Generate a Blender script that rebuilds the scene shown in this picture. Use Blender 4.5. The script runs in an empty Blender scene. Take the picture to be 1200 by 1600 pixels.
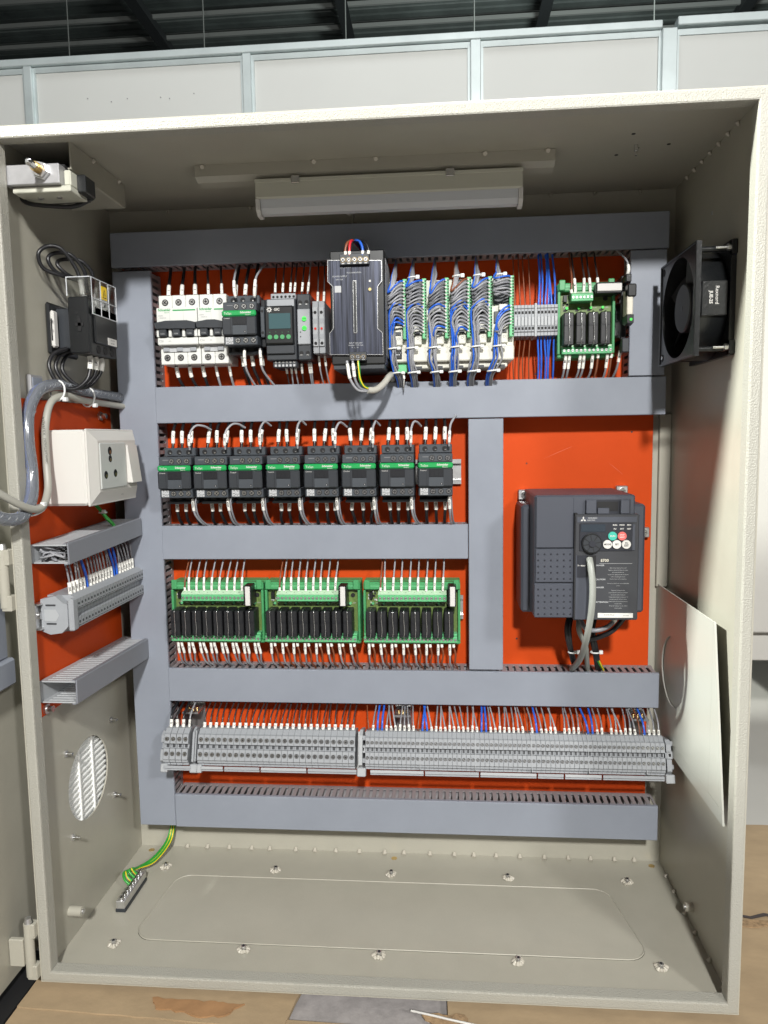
import bpy, math, random
from mathutils import Matrix, Vector
random.seed(7)
S = 0.001                                   # everything below is written in millimetres
SC = bpy.context.scene
COL = SC.collection
R = math.radians

# ------------------------------------------------------------------ camera
CAMP = (479.887, -759.442, 636.153)
YAW, PITCH, ROLL, FPX = 0.08198, 0.10165, -0.01547, 1126.3
cy, sy, cp, sp = math.cos(YAW), math.sin(YAW), math.cos(PITCH), math.sin(PITCH)
fw = Vector((-sy*cp, cy*cp, -sp)); rt = Vector((cy, sy, 0)); up = rt.cross(fw)
cr, sr = math.cos(ROLL), math.sin(ROLL)
rt2 = rt*cr + up*sr; up2 = up*cr - rt*sr
cam = bpy.data.cameras.new('camera'); camo = bpy.data.objects.new('camera', cam); COL.objects.link(camo)
m = Matrix((rt2, up2, -fw)).transposed().to_4x4(); m.translation = Vector(CAMP)*S
camo.matrix_world = m
cam.sensor_fit = 'VERTICAL'; cam.sensor_height = 24; cam.lens = 24*FPX/1600
cam.clip_start = 0.02; cam.clip_end = 200
SC.camera = camo

def at(px, py, y=None, z=None, x=None):      # a point of the photograph on a real plane of the cabinet, in mm
    d = fw + rt2*((px-600)/FPX) - up2*((py-800)/FPX); C = Vector(CAMP)
    t = (y-C.y)/d.y if y is not None else ((z-C.z)/d.z if z is not None else (x-C.x)/d.x)
    return C + d*t

# ------------------------------------------------------------------ world and lamps
w = bpy.data.worlds.new('World'); SC.world = w; w.use_nodes = True
w.node_tree.nodes['Background'].inputs[0].default_value = (0.75, 0.86, 1.0, 1)
w.node_tree.nodes['Background'].inputs[1].default_value = 0.014
SC.view_settings.view_transform = 'Standard'; SC.view_settings.look = 'None'
SC.view_settings.exposure = 0.0; SC.view_settings.gamma = 1.0; SC.view_settings.use_curve_mapping = False
def lamp(name, kind, loc, target, power, size, color, **k):
    l = bpy.data.lights.new(name, kind); l.energy = power; l.color = color
    if kind == 'AREA': l.shape = 'DISK'; l.size = size*S
    else: l.shadow_soft_size = size*S
    for a, b in k.items(): setattr(l, a, b)
    o = bpy.data.objects.new(name, l); COL.objects.link(o)
    o.location = Vector(loc)*S
    o.rotation_euler = (Vector(target)-Vector(loc)).to_track_quat('-Z', 'Y').to_euler()
    return o
lamp('hall_lamp_key', 'AREA', (740, -2600, 2105), (400, 230, 500), 128, 200, (1.0, 0.985, 0.95))
lamp('hall_lamp_right', 'AREA', (2500, -2700, 2300), (400, 230, 500), 62, 420, (1.0, 0.985, 0.96))
lamp('hall_lamp_left', 'SPOT', (-900, -205, 1744), (790, 60, 500), 490, 50, (0.97, 1.0, 0.94), spot_size=R(48), spot_blend=0.5)
lamp('hall_lamp_behind', 'AREA', (300, 600, 3600), (300, 1500, 1700), 21, 500, (0.95, 0.98, 1.0))
lamp('roof_fill', 'POINT', (1600, 4200, 2900), (0, 0, 0), 210, 300, (0.9, 1.0, 0.97))  # unseen fill added to lift the near-black roof underside
lamp('far_fill', 'AREA', (-900, -3200, 1900), (400, 200, 300), 3, 700, (1.0, 0.98, 0.93))  # weak soft fill added out of view, stands in for ambient light

# ------------------------------------------------------------------ materials
MATS = {}
def mat(name, col, rough=0.5, metal=0.0, bump=0.0, bscale=300, var=0.0, vscale=30, trans=0.0, emit=0, stretch=None, coat=0.0, spec=0.5, rvar=0.0):
    mt = bpy.data.materials.new(name); mt.use_nodes = True; nt = mt.node_tree; N = nt.nodes; b = N['Principled BSDF']
    b.inputs['Base Color'].default_value = (*col, 1); b.inputs['Roughness'].default_value = rough
    b.inputs['Metallic'].default_value = metal; b.inputs['Transmission Weight'].default_value = trans
    b.inputs['Coat Weight'].default_value = coat; b.inputs['Specular IOR Level'].default_value = spec
    tc = N.new('ShaderNodeTexCoord'); src = tc.outputs['Object']
    if stretch:
        mp = N.new('ShaderNodeMapping'); mp.inputs['Scale'].default_value = stretch
        nt.links.new(src, mp.inputs['Vector']); src = mp.outputs['Vector']
    if bump:
        n = N.new('ShaderNodeTexNoise'); n.inputs['Scale'].default_value = bscale; n.inputs['Detail'].default_value = 3
        nt.links.new(src, n.inputs['Vector'])
        bp = N.new('ShaderNodeBump'); bp.inputs['Strength'].default_value = bump; bp.inputs['Distance'].default_value = 0.001
        nt.links.new(n.outputs['Fac'], bp.inputs['Height']); nt.links.new(bp.outputs['Normal'], b.inputs['Normal'])
    if var or rvar:
        n2 = N.new('ShaderNodeTexNoise'); n2.inputs['Scale'].default_value = vscale; n2.inputs['Detail'].default_value = 5
        n2.inputs['Roughness'].default_value = 0.65
        nt.links.new(src, n2.inputs['Vector'])
        if var:
            r = N.new('ShaderNodeValToRGB')
            r.color_ramp.elements[0].position = 0.3; r.color_ramp.elements[1].position = 0.7
            r.color_ramp.elements[0].color = (*[c*(1-var) for c in col], 1)
            r.color_ramp.elements[1].color = (*[min(1, c*(1+var)) for c in col], 1)
            nt.links.new(n2.outputs['Fac'], r.inputs['Fac']); nt.links.new(r.outputs['Color'], b.inputs['Base Color'])
        if rvar:
            mr = N.new('ShaderNodeMapRange'); mr.inputs[3].default_value = rough-rvar; mr.inputs[4].default_value = rough+rvar
            nt.links.new(n2.outputs['Fac'], mr.inputs[0]); nt.links.new(mr.outputs[0], b.inputs['Roughness'])
    MATS[name] = mt
    return name
mat('paint', (0.385, 0.370, 0.310), 0.36, bump=0.14, bscale=420, var=0.045, vscale=14, rvar=0.06)
mat('paint_frame', (0.36, 0.352, 0.308), 0.36, spec=0.45, bump=0.9, bscale=620, var=0.03, vscale=9)
mat('orange', (0.56, 0.064, 0.009), 0.5, bump=0.10, bscale=500, var=0.05, vscale=9, spec=0.12)
mat('scratch', (0.62, 0.12, 0.05), 0.6)
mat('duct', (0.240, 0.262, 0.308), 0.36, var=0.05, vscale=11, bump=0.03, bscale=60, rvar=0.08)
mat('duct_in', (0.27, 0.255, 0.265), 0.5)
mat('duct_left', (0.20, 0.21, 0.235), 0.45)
mat('dark', (0.028, 0.032, 0.038), 0.42, var=0.1, vscale=60)
mat('black', (0.010, 0.011, 0.012), 0.35)
mat('blackmatt', (0.006, 0.006, 0.007), 0.7)
mat('cont', (0.050, 0.058, 0.068), 0.42, bump=0.05, bscale=900, var=0.06, vscale=80)
mat('cont_cover', (0.030, 0.034, 0.040), 0.36, bump=0.05, bscale=900)
mat('cont_dark', (0.012, 0.013, 0.016), 0.35)
mat('green', (0.012, 0.30, 0.075), 0.38)
mat('termgreen', (0.12, 0.45, 0.20), 0.42, var=0.05, vscale=90)
mat('relgreen', (0.06, 0.29, 0.11), 0.42, var=0.05, vscale=60)
mat('termtop', (0.46, 0.66, 0.46), 0.5)
mat('pcb', (0.13, 0.20, 0.055), 0.35, var=0.25, vscale=220)
mat('white', (0.60, 0.59, 0.565), 0.42)
mat('socket', (0.60, 0.585, 0.55), 0.38)
mat('sleeve', (0.80, 0.79, 0.74), 0.45)
mat('mcb', (0.64, 0.65, 0.62), 0.40, var=0.02, vscale=40)
mat('beige', (0.62, 0.61, 0.54), 0.5, var=0.03, vscale=40)
mat('cream', (0.66, 0.63, 0.53), 0.45)
mat('ink', (0.012, 0.012, 0.014), 0.6)
mat('greyink', (0.22, 0.22, 0.23), 0.6)
mat('paleink', (0.42, 0.43, 0.44), 0.6)
mat('steel', (0.62, 0.62, 0.62), 0.26, metal=1.0, bump=0.1, bscale=500)
mat('zinc', (0.66, 0.66, 0.66), 0.34, metal=0.9, var=0.12, vscale=90)
mat('zincmatt', (0.45, 0.45, 0.46), 0.5, metal=0.6, var=0.1, vscale=60)
mat('brass', (0.55, 0.40, 0.18), 0.3, metal=1.0)
mat('term', (0.30, 0.315, 0.335), 0.48, var=0.03, vscale=90)
mat('term_light', (0.37, 0.385, 0.40), 0.46)
mat('term_dark', (0.045, 0.047, 0.052), 0.5)
mat('w_grey', (0.21, 0.215, 0.235), 0.36)
mat('w_grey2', (0.30, 0.305, 0.325), 0.36)
mat('w_grey3', (0.145, 0.15, 0.165), 0.36)
mat('w_blue', (0.022, 0.115, 0.56), 0.32)
mat('w_black', (0.012, 0.012, 0.014), 0.35)
mat('w_dark', (0.040, 0.030, 0.030), 0.38)
mat('w_brown', (0.20, 0.065, 0.03), 0.38)
mat('w_red', (0.6, 0.02, 0.03), 0.35)
mat('w_earth', (0.03, 0.30, 0.04), 0.35)
mat('w_yellow', (0.75, 0.55, 0.02), 0.35)
mat('cable', (0.42, 0.41, 0.365), 0.42)
mat('cable_pale', (0.33, 0.325, 0.285), 0.45)
mat('cablegrey', (0.25, 0.26, 0.24), 0.42)
mat('wrap', (0.40, 0.43, 0.48), 0.16, trans=0.7, coat=0.4)
mat('tie', (0.70, 0.71, 0.70), 0.35)
mat('clear', (0.92, 0.93, 0.93), 0.05, trans=1.0)
mat('relay', (0.012, 0.013, 0.015), 0.45, bump=0.08, bscale=900)
mat('vfd', (0.056, 0.062, 0.080), 0.46, bump=0.06, bscale=900, var=0.03, vscale=20)
mat('vfd_dark', (0.020, 0.022, 0.030), 0.42)
mat('vfd_panel', (0.038, 0.040, 0.046), 0.46)
mat('lcd', (0.06, 0.11, 0.12), 0.12, coat=0.5)
mat('vlcd', (0.035, 0.045, 0.058), 0.2)
mat('brushed', (0.034, 0.038, 0.056), 0.36, metal=0.5, bump=0.25, bscale=300, var=0.95, vscale=260, stretch=(1, 1, 0.03))
mat('but_green', (0.05, 0.42, 0.33), 0.4); mat('but_red', (0.62, 0.13, 0.12), 0.4)
mat('knob', (0.05, 0.75, 0.08), 0.4); mat('redled', (0.6, 0.02, 0.01), 0.3)
mat('yellow', (0.80, 0.55, 0.02), 0.45)
mat('diffuser', (0.70, 0.73, 0.76), 0.25, trans=0.25)
mat('lampbody', (0.52, 0.52, 0.44), 0.4)
mat('alu', (0.56, 0.63, 0.635), 0.4, metal=0.35, var=0.08, vscale=8)
mat('panel', (0.56, 0.575, 0.555), 0.6, var=0.02, vscale=2)
mat('board', (0.45, 0.44, 0.41), 0.5, var=0.05, vscale=3)
mat('cardboard', (0.34, 0.25, 0.15), 0.85, bump=0.35, bscale=60, var=0.13, vscale=14, stretch=(1, 2.2, 1))
mat('cardboard_dark', (0.30, 0.165, 0.075), 0.85, bump=0.3, bscale=90, var=0.2, vscale=20)
mat('kraft_edge', (0.30, 0.20, 0.11), 0.9, bump=0.8, bscale=400, var=0.4, vscale=150)
mat('concrete', (0.30, 0.28, 0.275), 0.9, bump=0.5, bscale=150, var=0.22, vscale=35)
mat('roofsheet', (0.09, 0.105, 0.10), 0.55, var=0.3, vscale=3)
mat('roofsteel', (0.02, 0.023, 0.024), 0.6)
mat('purlin', (0.22, 0.23, 0.22), 0.5)
mat('fan', (0.010, 0.011, 0.012), 0.30, bump=0.25, bscale=300)
mat('fanblade', (0.030, 0.030, 0.034), 0.42)
mat('louvre', (0.85, 0.86, 0.84), 0.5)
mat('weld', (0.50, 0.47, 0.40), 0.28, bump=0.6, bscale=300)
mat('sheetwhite', (0.45, 0.455, 0.41), 0.33, bump=0.08, bscale=400)
mat('socketgrey', (0.50, 0.52, 0.50), 0.4)

# ------------------------------------------------------------------ mesh builder
_txt = {}
def text_mesh(s, bold=0.0):
    k = (s, bold)
    if k not in _txt:
        cu = bpy.data.curves.new('t', 'FONT'); cu.body = s; cu.size = 1; cu.align_x = 'CENTER'; cu.align_y = 'CENTER'
        cu.resolution_u = 2; cu.offset = bold
        o = bpy.data.objects.new('t', cu); COL.objects.link(o)
        dg = bpy.context.evaluated_depsgraph_get(); me = bpy.data.meshes.new_from_object(o.evaluated_get(dg))
        vs = [v.co.copy() for v in me.vertices]; fs = [tuple(p.vertices) for p in me.polygons]
        bpy.data.objects.remove(o); bpy.data.curves.remove(cu); bpy.data.meshes.remove(me)
        if vs:
            xs = [v.x for v in vs]; mx, mn = max(xs), min(xs)
        else: mx, mn = 0.5, -0.5
        _txt[k] = (vs, fs, mn, mx)
    return _txt[k]
class MB:
    def __init__(s): s.v = []; s.f = []; s.mi = []; s.sm = []; s.mn = []; s.M = None
    def midx(s, m):
        if m not in s.mn: s.mn.append(m)
        return s.mn.index(m)
    def add(s, vs, fs, m, smooth=False):
        o = len(s.v); i = s.midx(m)
        for p in vs:
            p = Vector(p)
            s.v.append(s.M @ p if s.M else p)
        for f in fs: s.f.append(tuple(o+k for k in f)); s.mi.append(i); s.sm.append(smooth)
        return s
    def box(s, x0, x1, y0, y1, z0, z1, m, c=0.0):
        if x0 > x1: x0, x1 = x1, x0
        if y0 > y1: y0, y1 = y1, y0
        if z0 > z1: z0, z1 = z1, z0
        c = min(c, (x1-x0)*.45, (y1-y0)*.45, (z1-z0)*.45)
        if c <= 0:
            vs = [(x, y, z) for x in (x0, x1) for y in (y0, y1) for z in (z0, z1)]
            return s.add(vs, [(0, 1, 3, 2), (4, 6, 7, 5), (0, 4, 5, 1), (2, 3, 7, 6), (0, 2, 6, 4), (1, 5, 7, 3)], m)
        X, Y, Z = (x0, x1), (y0, y1), (z0, z1); vs = []; ix = {}
        for i in (0, 1):
            for j in (0, 1):
                for k in (0, 1):
                    a, b, d = (1-2*i)*c, (1-2*j)*c, (1-2*k)*c
                    for n, p in enumerate(((X[i], Y[j]+b, Z[k]+d), (X[i]+a, Y[j], Z[k]+d), (X[i]+a, Y[j]+b, Z[k]))):
                        ix[i, j, k, n] = len(vs); vs.append(p)
        fs = []
        for i in (0, 1): fs.append([ix[i, j, k, 0] for j, k in ((0, 0), (0, 1), (1, 1), (1, 0))][::1 if i == 0 else -1])
        for j in (0, 1): fs.append([ix[i, j, k, 1] for i, k in ((0, 0), (1, 0), (1, 1), (0, 1))][::1 if j == 0 else -1])
        for k in (0, 1): fs.append([ix[i, j, k, 2] for i, j in ((0, 0), (0, 1), (1, 1), (1, 0))][::1 if k == 0 else -1])
        for i in (0, 1):
            for j in (0, 1): fs.append([ix[i, j, 0, 0], ix[i, j, 1, 0], ix[i, j, 1, 1], ix[i, j, 0, 1]][::1 if i != j else -1])
            for k in (0, 1): fs.append([ix[i, 0, k, 0], ix[i, 0, k, 2], ix[i, 1, k, 2], ix[i, 1, k, 0]][::1 if i != k else -1])
        for j in (0, 1):
            for k in (0, 1): fs.append([ix[0, j, k, 1], ix[1, j, k, 1], ix[1, j, k, 2], ix[0, j, k, 2]][::1 if j != k else -1])
        for i in (0, 1):
            for j in (0, 1):
                for k in (0, 1): fs.append([ix[i, j, k, 0], ix[i, j, k, 1], ix[i, j, k, 2]][::1 if (i+j+k) % 2 == 0 else -1])
        return s.add(vs, fs, m)
    def cyl(s, p0, p1, r0, m, r1=None, n=14, caps=True, smooth=True, capm=None):
        r1 = r0 if r1 is None else r1; p0, p1 = Vector(p0), Vector(p1); d = (p1-p0).normalized()
        a = d.orthogonal().normalized(); b = d.cross(a); vs = []
        for p, r in ((p0, r0), (p1, r1)):
            for i in range(n): t = 2*math.pi*i/n; vs.append(p + a*r*math.cos(t) + b*r*math.sin(t))
        s.add(vs, [(i, (i+1) % n, n+(i+1) % n, n+i) for i in range(n)], m, smooth)
        if caps: s.add(vs[:n], [tuple(range(n))[::-1]], capm or m); s.add(vs[n:], [tuple(range(n))], capm or m)
        return s
    def tube(s, pts, r, m, n=8, smooth=True):
        pts = [Vector(p) for p in pts]; vs = []; fs = []; prev = None
        for i, p in enumerate(pts):
            d = (pts[min(i+1, len(pts)-1)] - pts[max(i-1, 0)]).normalized()
            if prev is None: a = d.orthogonal().normalized()
            else:
                a = prev - d*prev.dot(d); a = a.normalized() if a.length > 1e-6 else d.orthogonal().normalized()
            prev = a; b = d.cross(a); rr = r[i] if isinstance(r, (list, tuple)) else r
            for k in range(n): t = 2*math.pi*k/n; vs.append(p + a*rr*math.cos(t) + b*rr*math.sin(t))
        for i in range(len(pts)-1):
            for k in range(n): fs.append((i*n+k, i*n+(k+1) % n, (i+1)*n+(k+1) % n, (i+1)*n+k))
        s.add(vs, fs, m, smooth)
        s.add(vs[:n], [tuple(range(n))[::-1]], m); s.add(vs[-n:], [tuple(range(n))], m)
        return s
    def prism(s, poly, axis, a, b, m):            # poly: 2D list; axis 'x': (y,z), 'y': (x,z), 'z': (x,y)
        n = len(poly)
        def P(q, t): return {'x': (t, q[0], q[1]), 'y': (q[0], t, q[1]), 'z': (q[0], q[1], t)}[axis]
        vs = [P(q, a) for q in poly] + [P(q, b) for q in poly]
        return s.add(vs, [tuple(range(n)), tuple(range(2*n-1, n-1, -1))] + [(i, n+i, n+(i+1) % n, (i+1) % n) for i in range(n)], m)
    def plate_hole(s, axis, a, b, y0, y1, z0, z1, cy_, cz_, rad, m, n=48, hm=None):   # plate normal to x with a round hole
        out = []
        for i in range(n):
            t = 2*math.pi*i/n; c, d = math.cos(t), math.sin(t); k = 1e9
            if c > 1e-9: k = min(k, (y1-cy_)/c)
            if c < -1e-9: k = min(k, (y0-cy_)/c)
            if d > 1e-9: k = min(k, (z1-cz_)/d)
            if d < -1e-9: k = min(k, (z0-cz_)/d)
            out.append((cy_+c*k, cz_+d*k))
        for cyy, czz in ((y0, z0), (y1, z0), (y1, z1), (y0, z1)):       # snap the nearest outline point to each corner
            j = min(range(n), key=lambda q: (out[q][0]-cyy)**2+(out[q][1]-czz)**2); out[j] = (cyy, czz)
        inn = [(cy_+rad*math.cos(2*math.pi*i/n), cz_+rad*math.sin(2*math.pi*i/n)) for i in range(n)]
        def P(q, t): return (t, q[0], q[1]) if axis == 'x' else (q[0], t, q[1])
        vs = [P(q, a) for q in out] + [P(q, a) for q in inn] + [P(q, b) for q in out] + [P(q, b) for q in inn]
        fs = []
        for i in range(n):
            j = (i+1) % n
            fs += [(i, j, n+j, n+i), (2*n+i, 3*n+i, 3*n+j, 2*n+j), (i, 2*n+i, 2*n+j, j), (n+i, n+j, 3*n+j, 3*n+i)]
        return s.add(vs, fs, m)
    def text(s, t, c, size, right, upv, m, width=None, bold=0.0, off=0.0):
        vs, fs, mn, mx = text_mesh(t, bold)
        right, upv = Vector(right).normalized(), Vector(upv).normalized(); nrm = right.cross(upv)
        sx = size if width is None else width/max(1e-6, mx-mn); c = Vector(c)+nrm*off; mid = (mn+mx)/2
        return s.add([c + right*(v.x-mid)*sx + upv*v.y*size for v in vs], fs, m)
    def screw(s, x, y, z, r, ring='blackmatt', head='steel', a=None, phil=True):   # a screw head facing -y, sunk in a dark well
        s.cyl((x, y-0.15, z), (x, y+0.2, z), r*1.28, ring, n=14)
        s.cyl((x, y-0.9, z), (x, y, z), r, head, r1=r*0.98, n=12)
        a = random.uniform(0, 3.1) if a is None else a
        for k in ((0, 1.5708) if phil else (0,)):
            c, d = math.cos(a+k), math.sin(a+k); wd = r*0.17; L = r*0.8
            s.add([(x+c*L-d*wd, y-1.0, z+d*L+c*wd), (x-c*L-d*wd, y-1.0, z-d*L+c*wd), (x-c*L+d*wd, y-1.0, z-d*L-c*wd), (x+c*L+d*wd, y-1.0, z+d*L-c*wd)], [(0, 1, 2, 3)], 'ink')
        return s
    def mesh(s, name, org=(0, 0, 0)):
        me = bpy.data.meshes.new(name); o = Vector(org)
        me.from_pydata([tuple((p-o)*S) for p in s.v], [], s.f)
        for n in s.mn: me.materials.append(MATS[n])
        me.polygons.foreach_set('material_index', s.mi); me.polygons.foreach_set('use_smooth', s.sm); me.update()
        return me
def tag(o, label=None, cat=None, group=None, kind=None):
    if label: o['label'] = label
    if cat: o['category'] = cat
    if group: o['group'] = group
    if kind: o['kind'] = kind
    return o
def thing(name, label, cat, loc, group=None, rot=(0, 0, 0)):
    o = bpy.data.objects.new(name, None); COL.objects.link(o); o.empty_display_size = 0.01
    o.location = Vector(loc)*S; o.rotation_euler = rot; o['org'] = tuple(loc)
    return tag(o, label, cat, group)
def part(mb, name, parent, label=None, local=False):   # mesh written in world mm unless local
    org = (0, 0, 0) if local else tuple(parent['org'])
    o = bpy.data.objects.new(name, mb.mesh(name, org)); COL.objects.link(o); o.parent = parent; o['org'] = tuple(parent['org'])
    if label: o['label'] = label
    return o
def single(mb, name, label, cat, org=None, group=None, kind=None):
    if org is None: org = min(mb.v, key=lambda p: p.z)
    org = tuple(org)
    o = bpy.data.objects.new(name, mb.mesh(name, org)); COL.objects.link(o); o.location = Vector(org)*S; o['org'] = org
    return tag(o, label, cat, group, kind)
def copy_tree(o, parent=None):
    c = o.copy(); COL.objects.link(c); c.parent = parent
    for ch in list(o.children): copy_tree(ch, c)
    return c
ORD = ['first', 'second', 'third', 'fourth', 'fifth', 'sixth', 'seventh', 'eighth', 'ninth', 'tenth', 'eleventh', 'twelfth', 'thirteenth',
       'fourteenth', 'fifteenth', 'sixteenth', 'seventeenth', 'eighteenth', 'nineteenth']
TENS = {2: 'twent', 3: 'thirt', 4: 'fort', 5: 'fift', 6: 'sixt', 7: 'sevent'}
def ordn(i):                       # 0 -> first
    n = i+1
    if n < 20: return ORD[i]
    t, u = divmod(n, 10)
    return TENS[t]+'ieth' if u == 0 else TENS[t]+'y-'+ORD[u-1]
def spline(pts, k=6):
    P = [Vector(p) for p in pts]; P = [P[0]*2-P[1]] + P + [P[-1]*2-P[-2]]; out = []
    for i in range(1, len(P)-2):
        a, b, c, d = P[i-1:i+3]
        for j in range(k):
            t = j/k; out.append(0.5*((2*b)+(c-a)*t+(2*a-5*b+4*c-d)*t*t+(3*b-a-3*c+d)*t**3))
    return out + [P[-2]]
def seg(path, a, b):
    out = []; d = 0
    for i in range(len(path)-1):
        L = (path[i+1]-path[i]).length
        if L > 0:
            for t in ((a-d)/L, (b-d)/L):
                pass
            if d+L >= a and not out: out.append(path[i].lerp(path[i+1], max(0, (a-d)/L)))
            if out and d+L < b: out.append(path[i+1].copy())
            if d+L >= b: out.append(path[i].lerp(path[i+1], (b-d)/L)); return out
        d += L
    return out
def plen(path): return sum((path[i+1]-path[i]).length for i in range(len(path)-1))
WIRES = []
def wire(pts, r, m, label, group=None, sleeve=None, txt=None, name='wire', **k):
    if name != 'wire': return wire_now(None, pts, r, m, label, group, sleeve, txt, name, **k)
    def px(p):
        d = Vector(p)-Vector(CAMP); z = d.dot(fw); return Vector((d.dot(rt2)/z, d.dot(up2)/z))*FPX
    q = [px(p) for p in pts if Vector(p).y < 243]
    sc = sum((q[i+1]-q[i]).length for i in range(len(q)-1))*r*(1.6 if sleeve else 1)
    WIRES.append((sc, len(WIRES), (pts, r, m, label, group, sleeve, txt, name), k))
def wire_now(stuff, pts, r, m, label, group=None, sleeve=None, txt=None, name='wire', cat='wire', sr=None, tm=0.9, smat='sleeve', k=6, n=7, stripe=None):
    path = spline(pts, k); mb = stuff or MB(); mb.tube(path, r, m, n)
    if stripe:                                    # a second colour spiralling along the insulation
        off = []
        for i, p in enumerate(path):
            d = (path[min(i+1, len(path)-1)]-path[max(i-1, 0)]).normalized(); a = Vector((0, -1, 0)); a = (a-d*a.dot(d)).normalized(); b = d.cross(a)
            t = 0.5*math.sin(i*0.35); off.append(p+(a*math.cos(t)+b*math.sin(t))*r*0.62)
        mb.tube(off, r*0.55, stripe, 6)
    o = None if stuff else single(mb, name, label, cat, org=path[0], group=group)
    if sleeve:
        for q, (a, b) in enumerate(sleeve if isinstance(sleeve, list) else [sleeve]):
            sg = seg(path, a, b)
            if len(sg) < 2: continue
            rr = sr or r*1.45
            sb = stuff or MB(); sb.tube(sg, rr, smat, 8)
            if txt and q == 0:
                c = (sg[0]+sg[-1])/2; d = (sg[-1]-sg[0]).normalized()
                if d.z < 0: d = -d
                v = (Vector(CAMP)-c).normalized(); nn = (v-d*v.dot(d)).normalized(); u = nn.cross(d)
                mid = min(sg, key=lambda p: (p-c).length)
                sb.text(txt, mid+nn*(rr+0.12), rr*1.9*tm, d, u, 'ink', bold=0.02)
            if not stuff: part(sb, 'marker_sleeve', o)
    return o
XR, ZU = (1, 0, 0), (0, 0, 1)

# ------------------------------------------------------------------ setting: floor, roof
mb = MB(); mb.add([(-6000, -4000, -16), (9000, -4000, -16), (9000, 12000, -16), (-6000, 12000, -16)], [(0, 1, 2, 3)], 'concrete')
o = single(mb, 'floor', None, None, org=(0, 0, -16), kind='structure')
mb = MB()
zr = 4600
poly = []
for i in range(95):                                # corrugated roof sheet, ribs along x
    y = 2500+i*95
    poly += [(y, zr+(i % 2)*0), (y+62, zr), (y+70, zr+28), (y+88, zr+28)]
vs = []; fs = []
for q in poly: vs += [(-9000, q[0], q[1]-(q[0]-2500)*0.02), (11000, q[0], q[1]-(q[0]-2500)*0.02)]
for i in range(len(poly)-1): fs.append((2*i, 2*i+1, 2*i+3, 2*i+2))
mb.add(vs, fs, 'roofsheet')
single(mb, 'roof', None, None, org=(0, 2500, zr), kind='structure')
for i in range(7):
    mb = MB(); x = -5600+i*1750
    mb.box(x-16, x+16, 2500, 11400, 4330, 4440, 'roofsteel'); mb.box(x-50, x+50, 2500, 11400, 4318, 4330, 'roofsteel')
    single(mb, 'roof_beam', 'dark steel beam under the corrugated roof, %s from the left' % ordn(i), 'beam', group='dark steel roof beams')
for i in range(17):
    mb = MB(); y = 4300+i*330; z = 4475-(y-2500)*0.02
    mb.box(-9000, 11000, y-12, y+12, z+10, z+45, 'purlin')
    single(mb, 'roof_purlin', 'thin pale purlin running across the dark roof, %s from the front' % ordn(i), 'purlin', group='thin roof purlins')
for i, (px, L) in enumerate(((106, 900), (318, 700), (540, 900), (741, 900), (1022, 500))):
    p = at(px, 40, y=5200); mb = MB(); mb.cyl((p.x, 5200, p.z-L), (p.x, 5200, 4480), 5, 'purlin', n=8)
    single(mb, 'hanging_rod', 'thin grey rod hanging from the dark roof, %s from the left' % ordn(i), 'rod', group='rods hanging from the roof')

# partition wall behind: white panels in aluminium profiles
pw = thing('partition_wall', 'white panelled partition in aluminium profiles behind the enclosure', 'wall', (300, 1500, -16))
for xa, xb in ((-2400, -1800), (-1780, -1105), (-1085, -803), (-777, -112), (-88, 570), (600, 1118), (1160, 1900), (1920, 2600)):
    b_ = MB(); b_.box(xa, xb, 1512, 1524, -16, 1792, 'panel')
    if xa == -777:
        for px, py in ((137, 154), (174, 159), (199, 154), (251, 152), (265, 154), (303, 146)): p = at(px, py, y=1511.5); b_.cyl((p.x, 1510.5, p.z), (p.x, 1512, p.z), 1.7, 'greyink', n=10)
    part(b_, 'panel', pw)
for k, x in enumerate((-1790, -1095, -790, -100, 585, 1139, 1910)):
    hw = 21 if k == 5 else (13 if k != 4 else 15)
    b_ = MB(); b_.box(x-hw, x+hw, 1495, 1530, -16, 1795, 'alu', 2); b_.box(x-hw-8, x+hw+8, 1506, 1511, -16, 1788, 'alu')
    part(b_, 'post', pw)
b_ = MB(); b_.box(-2400, 1118, 1494, 1531, 1795.5, 1817, 'alu', 2); b_.box(1160.5, 2600, 1494, 1531, 1800, 1824, 'alu', 2)
b_.box(-2400, 2600, 1507, 1511, 1778, 1794, 'alu'); part(b_, 'top_rail', pw)
# neighbour cabinet, far right
nc = thing('neighbour_enclosure', 'cream enclosure standing behind, cut by the right edge of the photo', 'enclosure', (1300, 780, 0))
b_ = MB(); b_.box(1010, 2000, 640, 1150, 255, 1190, 'board', 3); part(b_, 'body', nc)
b_ = MB(); b_.box(1140, 1960, 630, 639, 292, 1150, 'board', 2); part(b_, 'door', nc)
b_ = MB(); b_.box(1030, 2000, 660, 1150, 195, 254, 'board', 2); part(b_, 'plinth', nc)
mb = MB(); mb.box(900, 2300, 420, 1480, -15.5, -11, 'board')
single(mb, 'floor_board', 'white board lying on the floor beneath the cream enclosure', 'board')

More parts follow.
